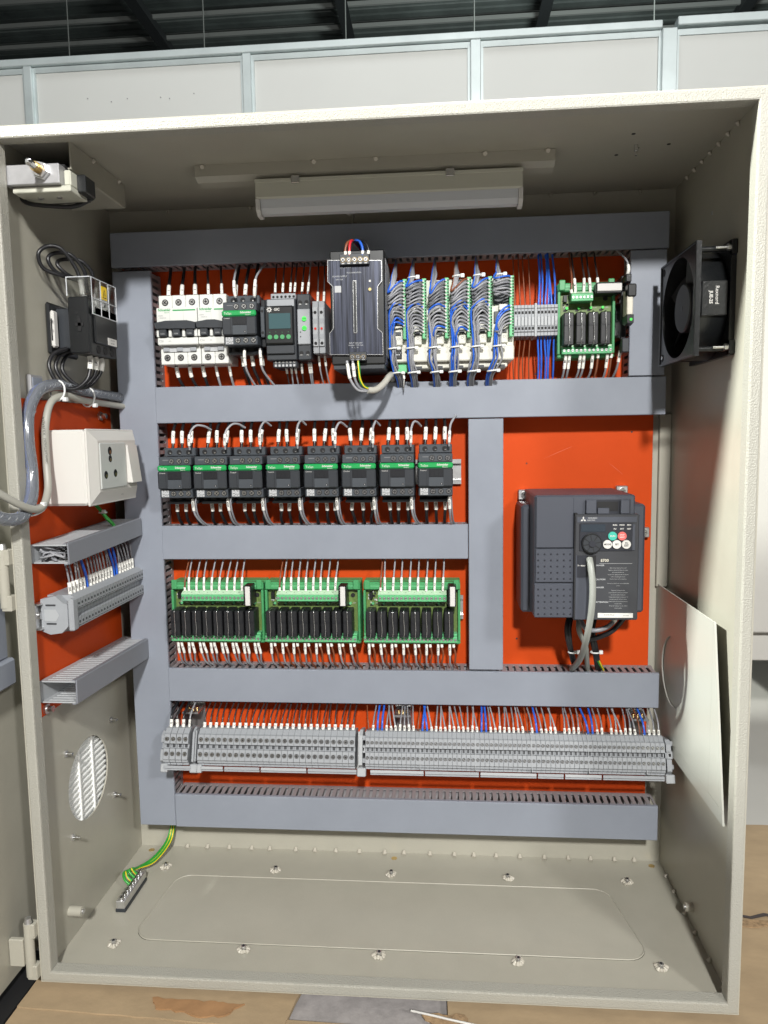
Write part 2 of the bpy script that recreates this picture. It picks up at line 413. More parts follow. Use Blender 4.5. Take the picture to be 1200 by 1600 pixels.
# cardboard under and beside the cabinet
def sheet(pts, z0, z1, m, label, name='cardboard_sheet', cat='cardboard'):
    mb = MB(); mb.prism(pts, 'z', z0, z1, m); n = len(pts)
    return single(mb, name, label, cat)
def ragged(pts, step=14, amp=3):
    out = []
    for i, a in enumerate(pts):
        b = pts[(i+1) % len(pts)]; L = math.hypot(b[0]-a[0], b[1]-a[1]); k = max(1, int(L/step))
        for j in range(k):
            t = j/k; out.append((a[0]+(b[0]-a[0])*t+random.uniform(-amp, amp)*(j > 0), a[1]+(b[1]-a[1])*t+random.uniform(-amp, amp)*(j > 0)))
    return out
sheet(ragged([(-12, -30), (300, -42), (330, 120), (-12, 120)], 20, 0.8), -11, -6.5, 'cardboard', 'tan cardboard sheet under the front left corner of the enclosure')
sheet([(-12, -200), (420, -200), (420, -31), (-12, -19)], -10.5, -8, 'cardboard', 'tan cardboard flap nearest the camera below the left side of the enclosure')
sheet(ragged([(140, -9), (250, -12), (232, -30), (205, -34), (180, -27), (150, -25)], 6, 1.6), -6.3, -4.6, 'cardboard_dark', 'small torn orange-brown cardboard scrap in front of the enclosure')
sheet(ragged([(480, -80), (1150, -80), (1150, 160), (480, 160)], 30, 2), -11, -6.5, 'cardboard', 'wrinkled cardboard sheet under the front right corner of the enclosure')
sheet(ragged([(850, 168), (1250, 168), (1250, 412), (850, 412)], 30, 2.5), -10, -6, 'cardboard', 'cardboard sheet on the floor along the right side of the enclosure')
sheet(ragged([(842, 152), (900, 160), (980, 158), (980, 172), (890, 170), (846, 168)], 9, 3), -5.9, -4.5, 'kraft_edge', 'ragged torn cardboard edge on the floor at the right')
for k, (pts_, lb) in enumerate((([(846, 172), (866, 176), (884, 171), (905, 178), (930, 172), (960, 180), (958, 184), (930, 178), (904, 184), (884, 176), (866, 181), (847, 176)], 'dark jagged tear in the cardboard beside the lower right corner of the enclosure'),)):
    sheet([(x, y) for x, y in pts_], -4.4 if k == 0 else -6.4, -3.9 if k == 0 else -6.0, 'w_dark', lb, 'cardboard_tear', 'tear')
sheet(ragged([(452, -14), (500, -12), (508, -34), (470, -36)], 6, 2.5), -6.4, -4.6, 'kraft_edge', 'crumpled brown paper scrap in front of the enclosure bottom edge')
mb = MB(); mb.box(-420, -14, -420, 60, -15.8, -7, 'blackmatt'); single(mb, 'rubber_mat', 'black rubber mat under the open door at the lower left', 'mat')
mb = MB(); mb.tube(spline([(440, -10, -5), (462, -17, -3), (492, -24, -3), (523, -28, -5)]), 1.3, 'white', 6)
single(mb, 'cable_tie_offcut', 'white cable tie offcut lying on the cardboard', 'cable tie')

# ------------------------------------------------------------------ the enclosure
W, H, D = 800, 969, 286
enc = thing('control_enclosure', 'open light grey steel control enclosure holding all the wiring', 'enclosure', (400, 0, 0))
b_ = MB(); b_.box(0, W, D, D+2, 0, H, 'paint')
for i in range(22): x = 40+i*34.5+random.uniform(-5, 5); b_.cyl((x, D-5, 3.1), (x, D-1, 7.5), 3.6, 'weld', r1=2.0, n=9)
for i in range(12): x = 90+i*60; b_.cyl((x, D-4, H-3), (x, D-1, H-6), 2.6, 'weld', r1=1.4, n=8)
part(b_, 'back_panel', enc)
b_ = MB(); b_.plate_hole('x', 0, 2, 0.5, D-0.1, 3.1, H-2.1, 136, 188, 54, 'paint', 64); part(b_, 'side_panel', enc, 'left side panel with a round vent opening')
b_ = MB(); b_.box(W-2, W, 0.5, D-0.1, 3.1, H-2.1, 'paint')
for i in range(6): y = 38+i*43+random.uniform(-6, 6); b_.cyl((W-5, y, 3.1), (W-2.5, y, 7), 3.2, 'weld', r1=1.6, n=8)
for i in range(7): y = 75+i*27; b_.cyl((W-5, y, H-3), (W-2.5, y, H-7), 2.6, 'weld', r1=1.4, n=8)
part(b_, 'side_panel', enc)
b_ = MB(); b_.box(0, W, 0.5, D-0.1, H-2, H, 'paint')
for px, py, r in ((990, 209, 2.2), (963, 242, 2.2), (1045, 225, 2.2), (997, 231, 1.6)):
    p = at(px, py, z=H-2); b_.cyl((p.x, p.y, H-2.4), (p.x, p.y, H-1.9), r, 'blackmatt', n=10)
p = at(994, 226, z=H-2); b_.cyl((p.x, p.y, H-9), (p.x, p.y, H-2), 2.4, 'steel', n=8); b_.cyl((p.x, p.y, H-14), (p.x, p.y, H-9), 1.4, 'steel', n=8)
part(b_, 'roof_panel', enc)
b_ = MB(); b_.box(0, W, 0.5, D-0.1, 0, 3, 'paint'); part(b_, 'floor_panel', enc)
# front frame: 13 mm face folded 16 mm inwards then out to the wall
b_ = MB(); F = 13; G = 16
def ringprof(c):   # rounded outer edge profile swept round the frame: (inset, y)
    prof = [(0, 14), (0, 2.5), (0.8, 0.8), (2.5, 0), (F-2.0, 0), (F-0.5, 0.5), (F, 2.2), (F, G), (2.2, G+0.6)]
    vs = []; fs = []
    for i, y in prof:
        vs += [(i, y, i), (W-i, y, i), (W-i, y, H-i), (i, y, H-i)]
    for k in range(len(prof)-1):
        for j in range(4): fs.append((4*k+j, 4*k+(j+1) % 4, 4*k+4+(j+1) % 4, 4*k+4+j))
    c.add([(x, y-0.0, z) for x, y, z in vs], fs, 'paint_frame')
ringprof(b_); part(b_, 'front_frame', enc)
# welded channel above the lamp, gland plate, studs, weld beads
b_ = MB(); b_.prism([(127, H-2.1), (127, H-15), (138, H-19), (158, H-19), (158, H-2.1)], 'x', 184, 613, 'paint')
for x in (194, 330, 404, 532, 604): b_.cyl((x, 124.5, H-5), (x, 128, H-2), 2.6, 'weld', r1=3.4, n=9)
part(b_, 'ceiling_channel', enc)
b_ = MB(); b_.box(72, 74, 40, 178, H-32, H-2.1, 'paint', .6); b_.box(3, 71.9, 40, 178, H-32, H-30, 'paint', .5); b_.box(3, 71.9, 176, 178, H-29.9, H-2.1, 'paint')
for y in (92, 160): b_.cyl((73, y, H-5), (76.5, y, H-3), 3, 'weld', r1=2.4, n=9)
part(b_, 'corner_channel', enc)
b_ = MB(); gp = []
for cx, cy_, a0 in ((684, 187, 0), (112, 187, 90), (104, 98, 180), (700, 98, 270)):
    for k in range(7): t = R(a0+k*15); gp.append((cx+24*math.cos(t), cy_+24*math.sin(t)))
b_.prism(gp, 'z', 3.1, 3.9, 'paint'); b_.tube([(x, y, 3.9) for x, y in gp]+[(gp[0][0], gp[0][1], 3.9)], 0.9, 'paint', 8)
gi = [(400+(x-400)*0.9965, 142+(y-142)*0.985) for x, y in gp]
part(b_, 'gland_plate', enc)
b_ = MB(); n = len(gp); out = [(402+(x-402)*1.0028, 142.5+(y-142.5)*1.014) for x, y in gp]
b_.add([(x, y, 3.35) for x, y in out]+[(x, y, 3.35) for x, y in gp], [(i, (i+1) % n, n+(i+1) % n, n+i) for i in range(n)], 'blackmatt'); part(b_, 'gland_plate_seam', enc)
for j, (yy, xs) in enumerate(((230, (63, 230, 401, 569, 737)), (63, (60, 228, 398, 567, 735)))):
    for x in xs:
        b_ = MB()
        b_.cyl((x, yy, 3), (x, yy, 9.5), 2.9, 'zinc', n=10); b_.cyl((x, yy, 9.5), (x, yy, 10), 1.6, 'ink', n=8)
        for k in range(9):
            t = k*0.698+j; rr = 5.5+random.uniform(-1, 2.2); b_.cyl((x+rr*math.cos(t), yy+rr*math.sin(t), 2.9), (x+rr*.6*math.cos(t), yy+rr*.6*math.sin(t), 5+random.random()*2), 3.0, 'weld', r1=1.5, n=8)
        part(b_, 'weld_stud', enc)
for px, py in ((616, 1341), (1018, 1353), (237, 1328)):
    b_ = MB(); p = at(px, py, z=3.1); b_.cyl((p.x, p.y, 2.5), (p.x, p.y, 3.3), 4.5, 'brass', n=14); part(b_, 'drain_plug', enc)
b_ = MB(); b_.cyl((2, 68, 43), (19, 68, 43), 6.5, 'paint', n=16); b_.cyl((19, 68, 43), (21, 68, 43), 3, 'zinc', n=10); part(b_, 'side_boss', enc)
b_ = MB(); b_.cyl((W-11, 145, 27), (W-2, 145, 27), 6, 'weld', n=10); b_.cyl((W-13, 145, 27), (W-11, 145, 27), 3, 'zinc', n=8); part(b_, 'side_boss', enc)
b_ = MB(); b_.cyl((W-2.4, 148, 894), (W-1.9, 148, 894), 2.4, 'diffuser', n=12); part(b_, 'drilled_hole', enc)
# right hand rear flange (bright strip beside the orange plate)
b_ = MB(); b_.box(782, 797.8, 279, 285.8, 420, 664, 'paint', 1); part(b_, 'rear_flange', enc)
# door, swung open to the left
b_ = MB(); b_.box(-52, -32, -815, 80, 3, 962, 'paint', 2); b_.box(-31.9, -16, -815, -800, 6, 958, 'paint'); b_.box(-31.9, -28, -60, -44, 40, 925, 'paint', 1)
dr = part(b_, 'door', enc)
for zc in (45, 488, 925):
    b_ = MB(); b_.cyl((-9, -3, zc-34), (-9, -3, zc+32), 5.6, 'paint', n=16)
    b_.box(-12, 0, -7, 4, zc+14, zc+32, 'paint', 1); b_.box(-12, 0, -7, 4, zc-38, zc-20, 'paint', 1)
    b_.cyl((-9, -3, zc+32), (-9, -3, zc+38), 4.8, 'zinc', r1=3.6, n=12); b_.box(-31.5, -14, -9, -3, zc-20, zc+14, 'paint', 1)
    part(b_, 'hinge', enc)
dd = thing('wiring_duct', 'grey cable duct end on the open door, at the left edge', 'cable duct', (-31.8, -30, 366), 'grey wiring ducts')
b_ = MB(); b_.box(-31.8, -20, -60, 12, 392, 470, 'duct', 1.5); part(b_, 'base', dd)
b_ = MB(); b_.box(-31.8, -14, -60, 16, 360, 391.6, 'duct', 2.5); part(b_, 'cover', dd)

# loose white sheet plate standing at right wall
wp = thing('loose_plate', 'pale sheet metal plate with a curved cutout leaning on the right wall', 'metal plate', (790, 180, 205))
b_ = MB()
b_.plate_hole('x', 784, 786, 66, 262, 222, 424, 205, 320, 47, 'sheetwhite', 48)
part(b_, 'plate', wp)
b_ = MB(); b_.cyl((786.6, 205, 320), (787.6, 205, 320), 50, 'sheetwhite', n=48, smooth=False); part(b_, 'cutout_backing', wp)
b_ = MB(); b_.prism([(262.3, 222), (300, 218), (262.3, 205)], 'x', 784, 786, 'sheetwhite'); b_.prism([(262.3, 222.2), (292, 222.2), (300, 424), (262.3, 424)], 'x', 784, 786, 'sheetwhite')
b_.prism([(65.8, 222.2), (65.8, 424), (63, 424), (24, 222.2)], 'x', 784, 786, 'sheetwhite'); b_.prism([(66, 221.8), (262, 221.8), (262, 206), (21, 206), (24, 221.8)], 'x', 784, 786, 'sheetwhite')
part(b_, 'edge_strip', wp)

# ------------------------------------------------------------------ orange mounting plate
mp = thing('mounting_plate', 'large orange back plate carrying all the devices', 'mounting plate', (400, 272, 60))
b_ = MB(); b_.box(24, 771, 272, 274.5, 58, 925, 'orange', 0.6)
for x, z, r in ((742, 640, 1.4), (598, 598, 1.2), (700, 352, 1.3), (585, 345, 1.5), (756, 470, 1.2), (330, 468, 1.2), (505, 402, 1.3), (610, 722, 1.2), (140, 150, 1.2), (520, 152, 1.4)): b_.cyl((x, 271.8, z), (x, 272.1, z), r, 'w_dark', n=10)
for x, z, L, a in ((640, 612, 22, .4), (720, 590, 14, -.7), (690, 372, 18, .2), (600, 378, 10, 1.1), (300, 147, 24, .1), (660, 146, 16, -.2)): b_.add([(x-L*math.cos(a), 271.9, z-L*math.sin(a)), (x+L*math.cos(a), 271.9, z+L*math.sin(a)), (x+L*math.cos(a), 271.9, z+L*math.sin(a)+.35), (x, 271.9, z+.7)], [(0, 1, 2, 3)], 'scratch')
part(b_, 'plate', mp)
b_ = MB()
for x in (40, 760):
    for z in (75, 480, 910): b_ = MB(); b_.cyl((x, 274.6, z), (x, 285.9, z), 6, 'zinc', n=10); part(b_, 'standoff', mp)
pass

# ------------------------------------------------------------------ wiring ducts
def duct(L, w_, d, loc, rot, label, pitch=9.8, open_end=False, dm='duct', im='duct_in', slotted=(1, 1), near=None, fw_=5.4):
    t = thing('wiring_duct', label, 'cable duct', loc, 'grey wiring ducts', rot)
    b_ = MB(); b_.box(0, L, d-1.4, d, -w_/2+1.5, w_/2-1.5, im)
    wall = 1.5
    for sgn, on in ((1, slotted[0]), (-1, slotted[1])):
        z0, z1 = (w_/2-1.5-wall, w_/2-1.5) if sgn > 0 else (-w_/2+1.5, -w_/2+1.5+wall)
        if not on: b_.box(0, L, 3.2, d-1.5, z0, z1, im); continue
        b_.box(0, L, d-7, d-1.5, z0, z1, im); b_.box(0, L, 2.2, 8.0, z0, z1, im)
        k = int(L/pitch); off = (L-k*pitch)/2
        for i in range(k+1):
            xa = off+i*pitch-fw_/2; xb = xa+fw_
            b_.box(max(0, xa), min(L, xb), 8.0, d-7, z0, z1, im)
            if i < k:       # small fillets round the slot ends
                b_.prism([(xb, d-7), (xb+1.3, d-7), (xb, d-8.4)], 'z', z0, z1, im); b_.prism([(xb+pitch-fw_-1.3, d-7), (xb+pitch-fw_, d-8.4), (xb+pitch-fw_, d-7)], 'z', z0, z1, im)
    part(b_, 'slotted_base', t, local=True)
    b_ = MB(); b_.box(0, L, 0, 2.0, -w_/2, w_/2, dm, 0.8)
    b_.box(0, L, 2.05, 6, w_/2-1.4, w_/2, dm); b_.box(0, L, 2.05, 6, -w_/2, -w_/2+1.4, dm)
    part(b_, 'cover', t, local=True)
    return t
Yd = 230
RV = (0, R(90), 0)    # local x -> -z
duct(747, 46, 41.5, (27, Yd-1, 899), (0, 0, 0), 'topmost horizontal grey duct, in the shadow of the enclosure roof')
duct(802, 54, 41.5, (54, Yd, 870.5), RV, 'tall vertical grey duct down the left edge of the orange plate')
duct(694, 50, 41.5, (80.6, Yd-0.5, 687), (0, 0, 0), 'horizontal grey duct between the top device row and the contactor row')
duct(433.5, 48, 41.5, (80.6, Yd, 493), (0, 0, 0), 'short horizontal grey duct between the contactors and the relay boards')
duct(694, 49, 41.5, (80.6, Yd-0.5, 284.5), (0, 0, 0), 'horizontal grey duct between the relay boards and the bottom terminal row')
duct(696, 50, 41.5, (81.5, Yd, 92), (0, 0, 0), 'lowest horizontal grey duct, below the terminal row')
duct(349, 47, 41.5, (538.5, Yd, 660.6), RV, 'vertical grey duct between the relay boards and the motor drive')
duct(161, 46, 41.5, (749, Yd, 874.5), RV, 'short vertical grey duct beside the black fan')

# ------------------------------------------------------------------ DIN rails
def rail(x0, x1, z, label, y=264.5):
    mb = MB()
    mb.prism([(y+7.4, z-13), (y+7.4, z+13), (y+6.2, z+13), (y+6.2, z+9), (y, z+9)], 'x', x0, x1, 'zinc') if False else None
    mb.box(x0, x1, y+6.2, y+7.4, z-12.5, z+12.5, 'zinc'); mb.box(x0, x1, y, y+6.1, z+11.5, z+12.6, 'zinc'); mb.box(x0, x1, y, y+6.1, z-12.6, z-11.5, 'zinc')
    mb.box(x0, x1, y, y+1.1, z+12.7, z+17.5, 'zinc'); mb.box(x0, x1, y, y+1.1, z-17.5, z-12.7, 'zinc')
    return single(mb, 'din_rail', label, 'mounting rail', org=((x0+x1)/2, y+7, z), group='steel mounting rails')
rail(86, 722, 788, 'steel rail behind the top row of devices')
rail(86, 506, 588, 'steel rail behind the row of eight contactors')
rail(86, 508, 393, 'steel rail behind the three green relay boards')

# ------------------------------------------------------------------ contactors
def contactor(loc, label, control=True):
    t = thing('contactor', label, 'contactor', loc, 'dark grey contactors with green bands')
    yb = -80                                     # local: y 0 at the rail, front towards -y
    b_ = MB()
    b_.box(-22, 22, -44, 0, -38.5, 38.5, 'cont_dark', 1)
    b_.box(-22, 22, -54, -44.2, 27.5, 39, 'cont', 1); b_.box(-22.4, 22.4, -74, -40, 15.5, 27.2, 'cont', 1)
    b_.box(-22, 22, -76, -40, -16, 15.3, 'cont_dark', 1)
    b_.box(-22.4, 22.4, -74, -40, -28.5, -16.2, 'cont', 1)
    b_.box(-22, 22, -53, -44.2, -38.5, -34.5, 'cont', 1)
    for i in range(3):
        x = -14+i*13.2
        b_.cyl((x, -54.3, 33), (x, -53.8, 33), 3.5, 'blackmatt', n=14); b_.box(x-.2, x+2, -54.9, -54.4, 31, 32.6, 'steel')
        b_.cyl((x, -44.6, -31.5), (x, -44, -31.5), 3.2, 'blackmatt', n=12)
    b_.box(-17, -9, -74.3, -74.05, 22.5, 23.2, 'greyink')
    part(b_, 'body', t, local=True)
    for i in range(3):
        for z in (21.2, -22.5):
            if z > 0: x = -4.5+i*10.4
            else: x = -3.5+i*10.4
            s_ = MB(); s_.screw(x, -74.1, z, 3.0); part(s_, 'terminal_screw', t, local=True)
    b_ = MB(); b_.box(-20, -10, -74.5, -74.05, -27, -18, 'paleink')
    for q in range(26): a, c = random.uniform(-19.5, -11), random.uniform(-26.5, -18.8); b_.box(a, a+0.9, -74.62, -74.52, c, c+0.6, 'ink')
    part(b_, 'rating_label', t, local=True)
    b_ = MB()
    b_.box(-22.8, 22.8, yb, -76.1, -16.2, 7.9, 'cont_cover', 1.6); b_.box(-22.8, 22.8, yb, -76.1, 8, 15.6, 'green', 1.6)
    b_.text('TeSys', (-14.6, yb-0.1, 11.6), 4.4, XR, ZU, 'white'); b_.text('Schneider', (9.4, yb-0.1, 12.6), 3.7, XR, ZU, 'white', bold=0.03)
    b_.text('Electric', (12.6, yb-0.1, 9.6), 2.3, XR, ZU, 'white')
    b_.text('Control', (-15.8, yb-0.1, 5.4), 2.5, XR, ZU, 'white')
    part(b_, 'front_cover', t, local=True)
    b_ = MB(); b_.box(-8.5, 10.5, yb-0.7, yb-0.05, -3.4, 7.2, 'cont_dark', 0.3); b_.box(-8.5, 10.5, yb-0.5, yb-0.05, -15.5, -3.6, 'cont', 0.3)
    b_.box(-11.4, -10.9, yb-0.2, yb-0.02, -15.5, 5.5, 'cont_dark')
    b_.cyl((8, yb-0.8, -12), (8, yb-0.5, -12), 1.5, 'blackmatt', n=10); b_.box(7.6, 8.3, yb-1, yb-0.81, -13, -11.4, 'paleink')
    for k in range(3): b_.box(-6.5+k*5.4, -2+k*5.4, yb-1.0, yb-0.72, -2.2, 5.8, 'cont_dark', 0.2)
    part(b_, 'position_indicator', t, local=True)
    return t
xc = (119.5, 168.8, 217, 268, 319, 369.5, 420, 470.5)
c0 = contactor((xc[0], 264, 588.5), 'x')
conts = [c0] + [copy_tree(c0) for _ in xc[1:]]
for i, (o, x) in enumerate(zip(conts, xc)):
    o.location = Vector((x, 264, 588.5))*S; o['org'] = (x, 264, 588.5)
    o['label'] = '%s contactor from the left in the row of eight under the second duct' % ordn(i)
c9 = copy_tree(c0); c9.location = Vector((216, 264, 790))*S; c9['label'] = 'single contactor in the top row beside the white circuit breakers'
mb = MB(); mb.box(240.5, 247, 205, 262, 760, 822, 'cont_dark', 1); mb.box(240.8, 246.6, 199, 204.9, 772, 812, 'cont', 1)
for z in (778, 806): mb.cyl((243.7, 198.6, z), (243.7, 199.2, z), 1.8, 'blackmatt', n=10)
single(mb, 'auxiliary_contact', 'narrow dark auxiliary block on the right of the top row contactor', 'switch block')

U3 = ('U', 'V', 'W')
for i, x in enumerate(xc):
    for k in range(3):
        xx = x-14+k*13.2; j = random.uniform(-1.5, 1.5); j2 = random.uniform(-3, 3)
        wire([(xx, 222, 627), (xx+j*.3, 224, 633), (xx+j, 226, 645), (xx+j*1.5, 232, 656), (xx+j2, 246, 668)], 2.2, 'w_black',
             '%s black power wire from the left above the %s contactor of the lower row' % (ordn(k), ordn(i)), 'black wires above the contactors',
             (7, 24), U3[k], sr=2.7, tm=0.75)
        wire([(xx, 229, 556), (xx+j*.4, 229, 549), (xx+j, 230, 538), (xx+j2*.6, 236, 527), (xx+j2, 250, 516)], 2.2, 'w_black',
             '%s black power wire from the left below the %s contactor of the lower row' % (ordn(k), ordn(i)), 'black wires below the contactors',
             (4, 18), U3[k]+str(i+1), sr=2.7, tm=0.75)
    j = random.uniform(-2, 2); u = (0, 2, -9, -12, -6, -10, -8, 0)[i]; v_ = random.uniform(-3, 3)
    wire([(x+18, 200, 625), (x+18.5, 196, 636), (x+20+u*.15, 198, 649+v_*.5), (x+26+u*.5, 204, 658+v_*.4), (x+33+u+j, 212, 659+v_), (x+39+u*1.2+j, 224, 654+v_)] if i != 7 else
         [(x+18, 200, 625), (x+18.5, 196, 636), (x+20, 204, 652), (x+25, 215, 662), (x+30, 240, 668)], 1.5, 'w_grey2',
         'grey control wire looping up from the right of the %s contactor of the lower row' % ordn(i), 'grey control wires above the contactors', (6, 21), 'F20', sr=2.0, tm=0.8)
    wire([(x+18, 205, 561), (x+18, 203, 550), (x+19, 208, 535), (x+21+j, 224, 522), (x+27+j, 240, 515)], 1.5, 'w_grey2',
         'grey control wire dropping from the right of the %s contactor of the lower row' % ordn(i), 'grey control wires below the contactors', (4, 20), 'N204', sr=2.1, tm=0.8)
    wire([(x+20.5, 208, 558), (x+21, 206, 548), (x+22, 212, 533), (x+25+j, 228, 520), (x+33+j, 244, 514)], 1.3, 'w_grey',
         'thin darker grey wire at the right foot of the %s contactor of the lower row' % ordn(i), 'thin grey wires below the contactors')

# ------------------------------------------------------------------ miniature circuit breakers
def mcb(x0, n, label, rating):
    p = 18.7; x1 = x0+n*p
    t = thing('circuit_breaker', label, 'circuit breaker', ((x0+x1)/2, 264, 788), 'white miniature circuit breakers')
    b_ = MB()
    for i in range(n):
        a, c = x0+i*p+.15, x0+(i+1)*p-.15
        b_.box(a, c, 214, 263, 741, 833, 'mcb', .8)
    b_.box(x0+.2, x1-.2, 204, 213.9, 794, 815, 'mcb', .8); b_.box(x0+.2, x1-.2, 204, 213.9, 766, 776, 'mcb', 1); 
    b_.box(x0+1, x1-1, 206, 213.9, 776.1, 793.9, 'dark')
    for i in range(n+1):
        xx = min(max(x0+i*p, x0+2.2), x1-2.2); b_.box(xx-2, xx+2, 201.5, 213, 776.2, 786.5, 'mcb', .8)
        if 0 < i < n: b_.box(xx-.15, xx+.15, 203.85, 204, 794.6, 814.4, 'paleink')
    b_.box(x0+6, x1-6, 212.2, 213.9, 757.5, 765.9, 'paleink')
    for i in range(n): b_.box(x0+i*p+5, x0+i*p+13.5, 210.5, 213.8, 758, 763.5, 'term', .6)
    b_.text('Schneider', (x0+11.5, 203.8, 812), 4.3, XR, ZU, 'green', bold=0.03); b_.text('Electric', (x0+15, 203.8, 808.6), 2.2, XR, ZU, 'green')
    b_.box(x0+23, x1-2, 203.7, 203.95, 810.6, 812.2, 'green')
    b_.text('iC60N', (x0+6, 203.8, 804.5), 2.3, XR, ZU, 'greyink'); b_.text('A9N3P'+rating, (x0+9, 203.8, 801.6), 1.9, XR, ZU, 'greyink')
    b_.text(rating, (x0+5.5, 203.8, 771), 3.8, XR, ZU, 'greyink'); b_.text('~400', (x0+17, 203.8, 771), 2, XR, ZU, 'greyink')
    part(b_, 'body', t)
    b_ = MB(); b_.prism([(x0-1, 794.5), (x0+1, 787), (x1-1, 786), (x1-1, 794.5), (x1-12, 797), (x0+15, 797)], 'y', 197, 205.8, 'dark'); part(b_, 'handle_bar', t)
    for i in range(n):
        c = x0+(i+.5)*p; s_ = MB(); s_.box(c-5.2, c+5.2, 199, 205.9, 777, 786.6, 'dark', .8); s_.text('I-ON', (c, 198.8, 780), 2.6, XR, ZU, 'paleink'); part(s_, 'toggle', t)
        for z in (823.5, 750): s_ = MB(); s_.cyl((c, 213.6, z), (c, 214.1, z), 4.6, 'greyink', n=16); s_.screw(c, 213.6, z, 3.3); part(s_, 'terminal_screw', t)
    return t
mcb(97.5, 3, 'wider white three pole circuit breaker at the left end of the top row', 'C20')
mcb(154.2, 2, 'narrower white two pole circuit breaker left of the top row contactor', 'C16')
for i in range(5):
    x = 106.8+i*18.7; j = random.uniform(-2, 2); thick = i < 3
    wire([(x, 230, 832), (x-1, 231, 838), (x-2+j*.3, 236, 852), (x-4+j, 246, 870), (x-5+j, 252, 885)], 2.3 if thick else 1.7, 'w_black' if thick else 'w_dark',
         '%s wire from the left entering the top of the circuit breakers' % ordn(i), 'wires above the circuit breakers', (4, 19), str(i+1), sr=2.9 if thick else 2.1, tm=.7)
    wire([(x+5, 232, 742), (x+5, 234, 736), (x+6, 238, 724), (x+9+j, 246, 710), (x+11+j, 250, 700)], 2.2 if thick else 1.7, 'w_black' if thick else 'w_grey2',
         '%s wire from the left leaving the bottom of the circuit breakers' % ordn(i), 'wires below the circuit breakers', (2, 17), str(i+1), sr=2.8 if thick else 2.1, tm=.7)
for i in range(3):
    x = 202+i*13.2; j = random.uniform(-2, 2)
    wire([(x, 222, 828), (x, 224, 836), (x+j*.5, 230, 852), (x+j, 244, 872), (x+j, 252, 886)], 2.2, 'w_black',
         '%s thick black wire from the left above the top row contactor' % ordn(i), 'black wires above the top row contactor', (4, 19), U3[i], sr=2.8, tm=.7)
    wire([(x+4, 229, 756), (x+5, 231, 748), (x+6, 234, 734), (x+9+j, 242, 720), (x+12+j, 250, 704)], 2.2, 'w_black',
         '%s thick black wire from the left below the top row contactor' % ordn(i), 'black wires below the top row contactor', (3, 18), str(i+1), sr=2.8, tm=.7)
wire([(209, 198, 824), (208, 196, 834), (206, 205, 850), (203, 232, 872), (203, 250, 884)], 1.5, 'w_grey2', 'pale grey wire standing tall left above the top row contactor', None, (2, 24), '3', sr=2.1)
wire([(234, 200, 824), (235, 197, 834), (236, 205, 852), (240, 232, 872), (243, 250, 884)], 1.5, 'w_grey2', 'pale grey wire standing tall right above the top row contactor', None, (2, 24), '4', sr=2.1)
wire([(217, 204, 758), (217, 202, 746), (218, 208, 730), (222, 228, 714), (228, 244, 702)], 1.5, 'w_grey2', 'pale grey wire dropping from the middle of the top row contactor', None, (2, 22), '5', sr=2.1)
wire([(238, 204, 758), (239, 202, 746), (240, 208, 730), (248, 228, 714), (256, 244, 702)], 1.5, 'w_grey2', 'pale grey wire dropping from the right of the top row contactor', None, (2, 22), '6', sr=2.1)

# ------------------------------------------------------------------ phase relay with display, small relays
gt = thing('monitoring_relay', 'black monitoring relay with a small screen and four green keys', 'relay', (267, 262, 788))
b_ = MB(); b_.box(247, 288, 203, 262, 742, 822, 'dark', 1.2); b_.box(252, 286, 214, 258, 822.1, 831, 'term', 1)
b_.box(250, 286, 202.4, 203, 812, 821, 'term', .2)
for k in range(6): b_.cyl((256+k*5.5, 213.6, 826.5), (256+k*5.5, 214.1, 826.5), 1.7, 'blackmatt', n=10)
b_.box(254, 287, 208, 258, 733, 741.9, 'dark', 1)
for k in range(6): b_.cyl((258+k*5, 207.5, 739.5), (258+k*5, 208.1, 739.5), 1.5, 'steel', n=8); b_.box(256.6+k*5, 259.4+k*5, 207.6, 207.9, 734, 737, 'paleink')
part(b_, 'body', gt)
b_ = MB(); b_.box(247, 286, 196, 202.3, 762, 812, 'black', 2); b_.box(248, 286, 199, 203, 750, 761.5, 'dark', 1)
b_.text('GIC', (264, 195.9, 807), 4.6, XR, ZU, 'white', bold=.02)
for k in range(8): t_ = k*math.pi/4; b_.box(254+3*math.cos(t_)-.5, 254+3*math.cos(t_)+.5, 195.8, 195.95, 807+3*math.sin(t_)-.5, 807+3*math.sin(t_)+.5, 'white')
b_.cyl((254, 195.85, 807), (254, 195.95, 807), 2.4, 'white', n=14); b_.cyl((254, 195.75, 807), (254, 195.84, 807), 1.4, 'black', n=12)
part(b_, 'front_cover', gt)
b_ = MB(); b_.box(253, 282, 195.2, 195.9, 782, 802, 'lcd', .3); part(b_, 'screen', gt)
for k in range(4): b_ = MB(); b_.cyl((254+k*8.3, 195, 771.5), (254+k*8.3, 196, 771.5), 3.0, 'relgreen', n=14, capm='relgreen'); b_.text('<^v>'[k], (254+k*8.3, 194.9, 777.5), 3, XR, ZU, 'relgreen'); part(b_, 'key', gt)
gm = thing('timer_relay', 'slim grey timer relay with two bright green dials', 'relay', (298, 262, 788))
b_ = MB(); b_.box(289, 307, 206, 262, 742, 828, 'dark', 1.2); b_.box(289.5, 306.5, 203, 205.9, 762, 808, 'term', 1)
for z in (817, 751):
    for x in (293.5, 302): b_.cyl((x, 205.6, z), (x, 206.1, z), 2.8, 'blackmatt', n=12); b_.box(x-1.6, x+1.6, 205.2, 205.7, z-3.4, z-1.6, 'steel')
for z in (772, 778): b_.cyl((293.5, 202.7, z), (293.5, 203.1, z), .9, 'ink', n=8)
part(b_, 'body', gm)
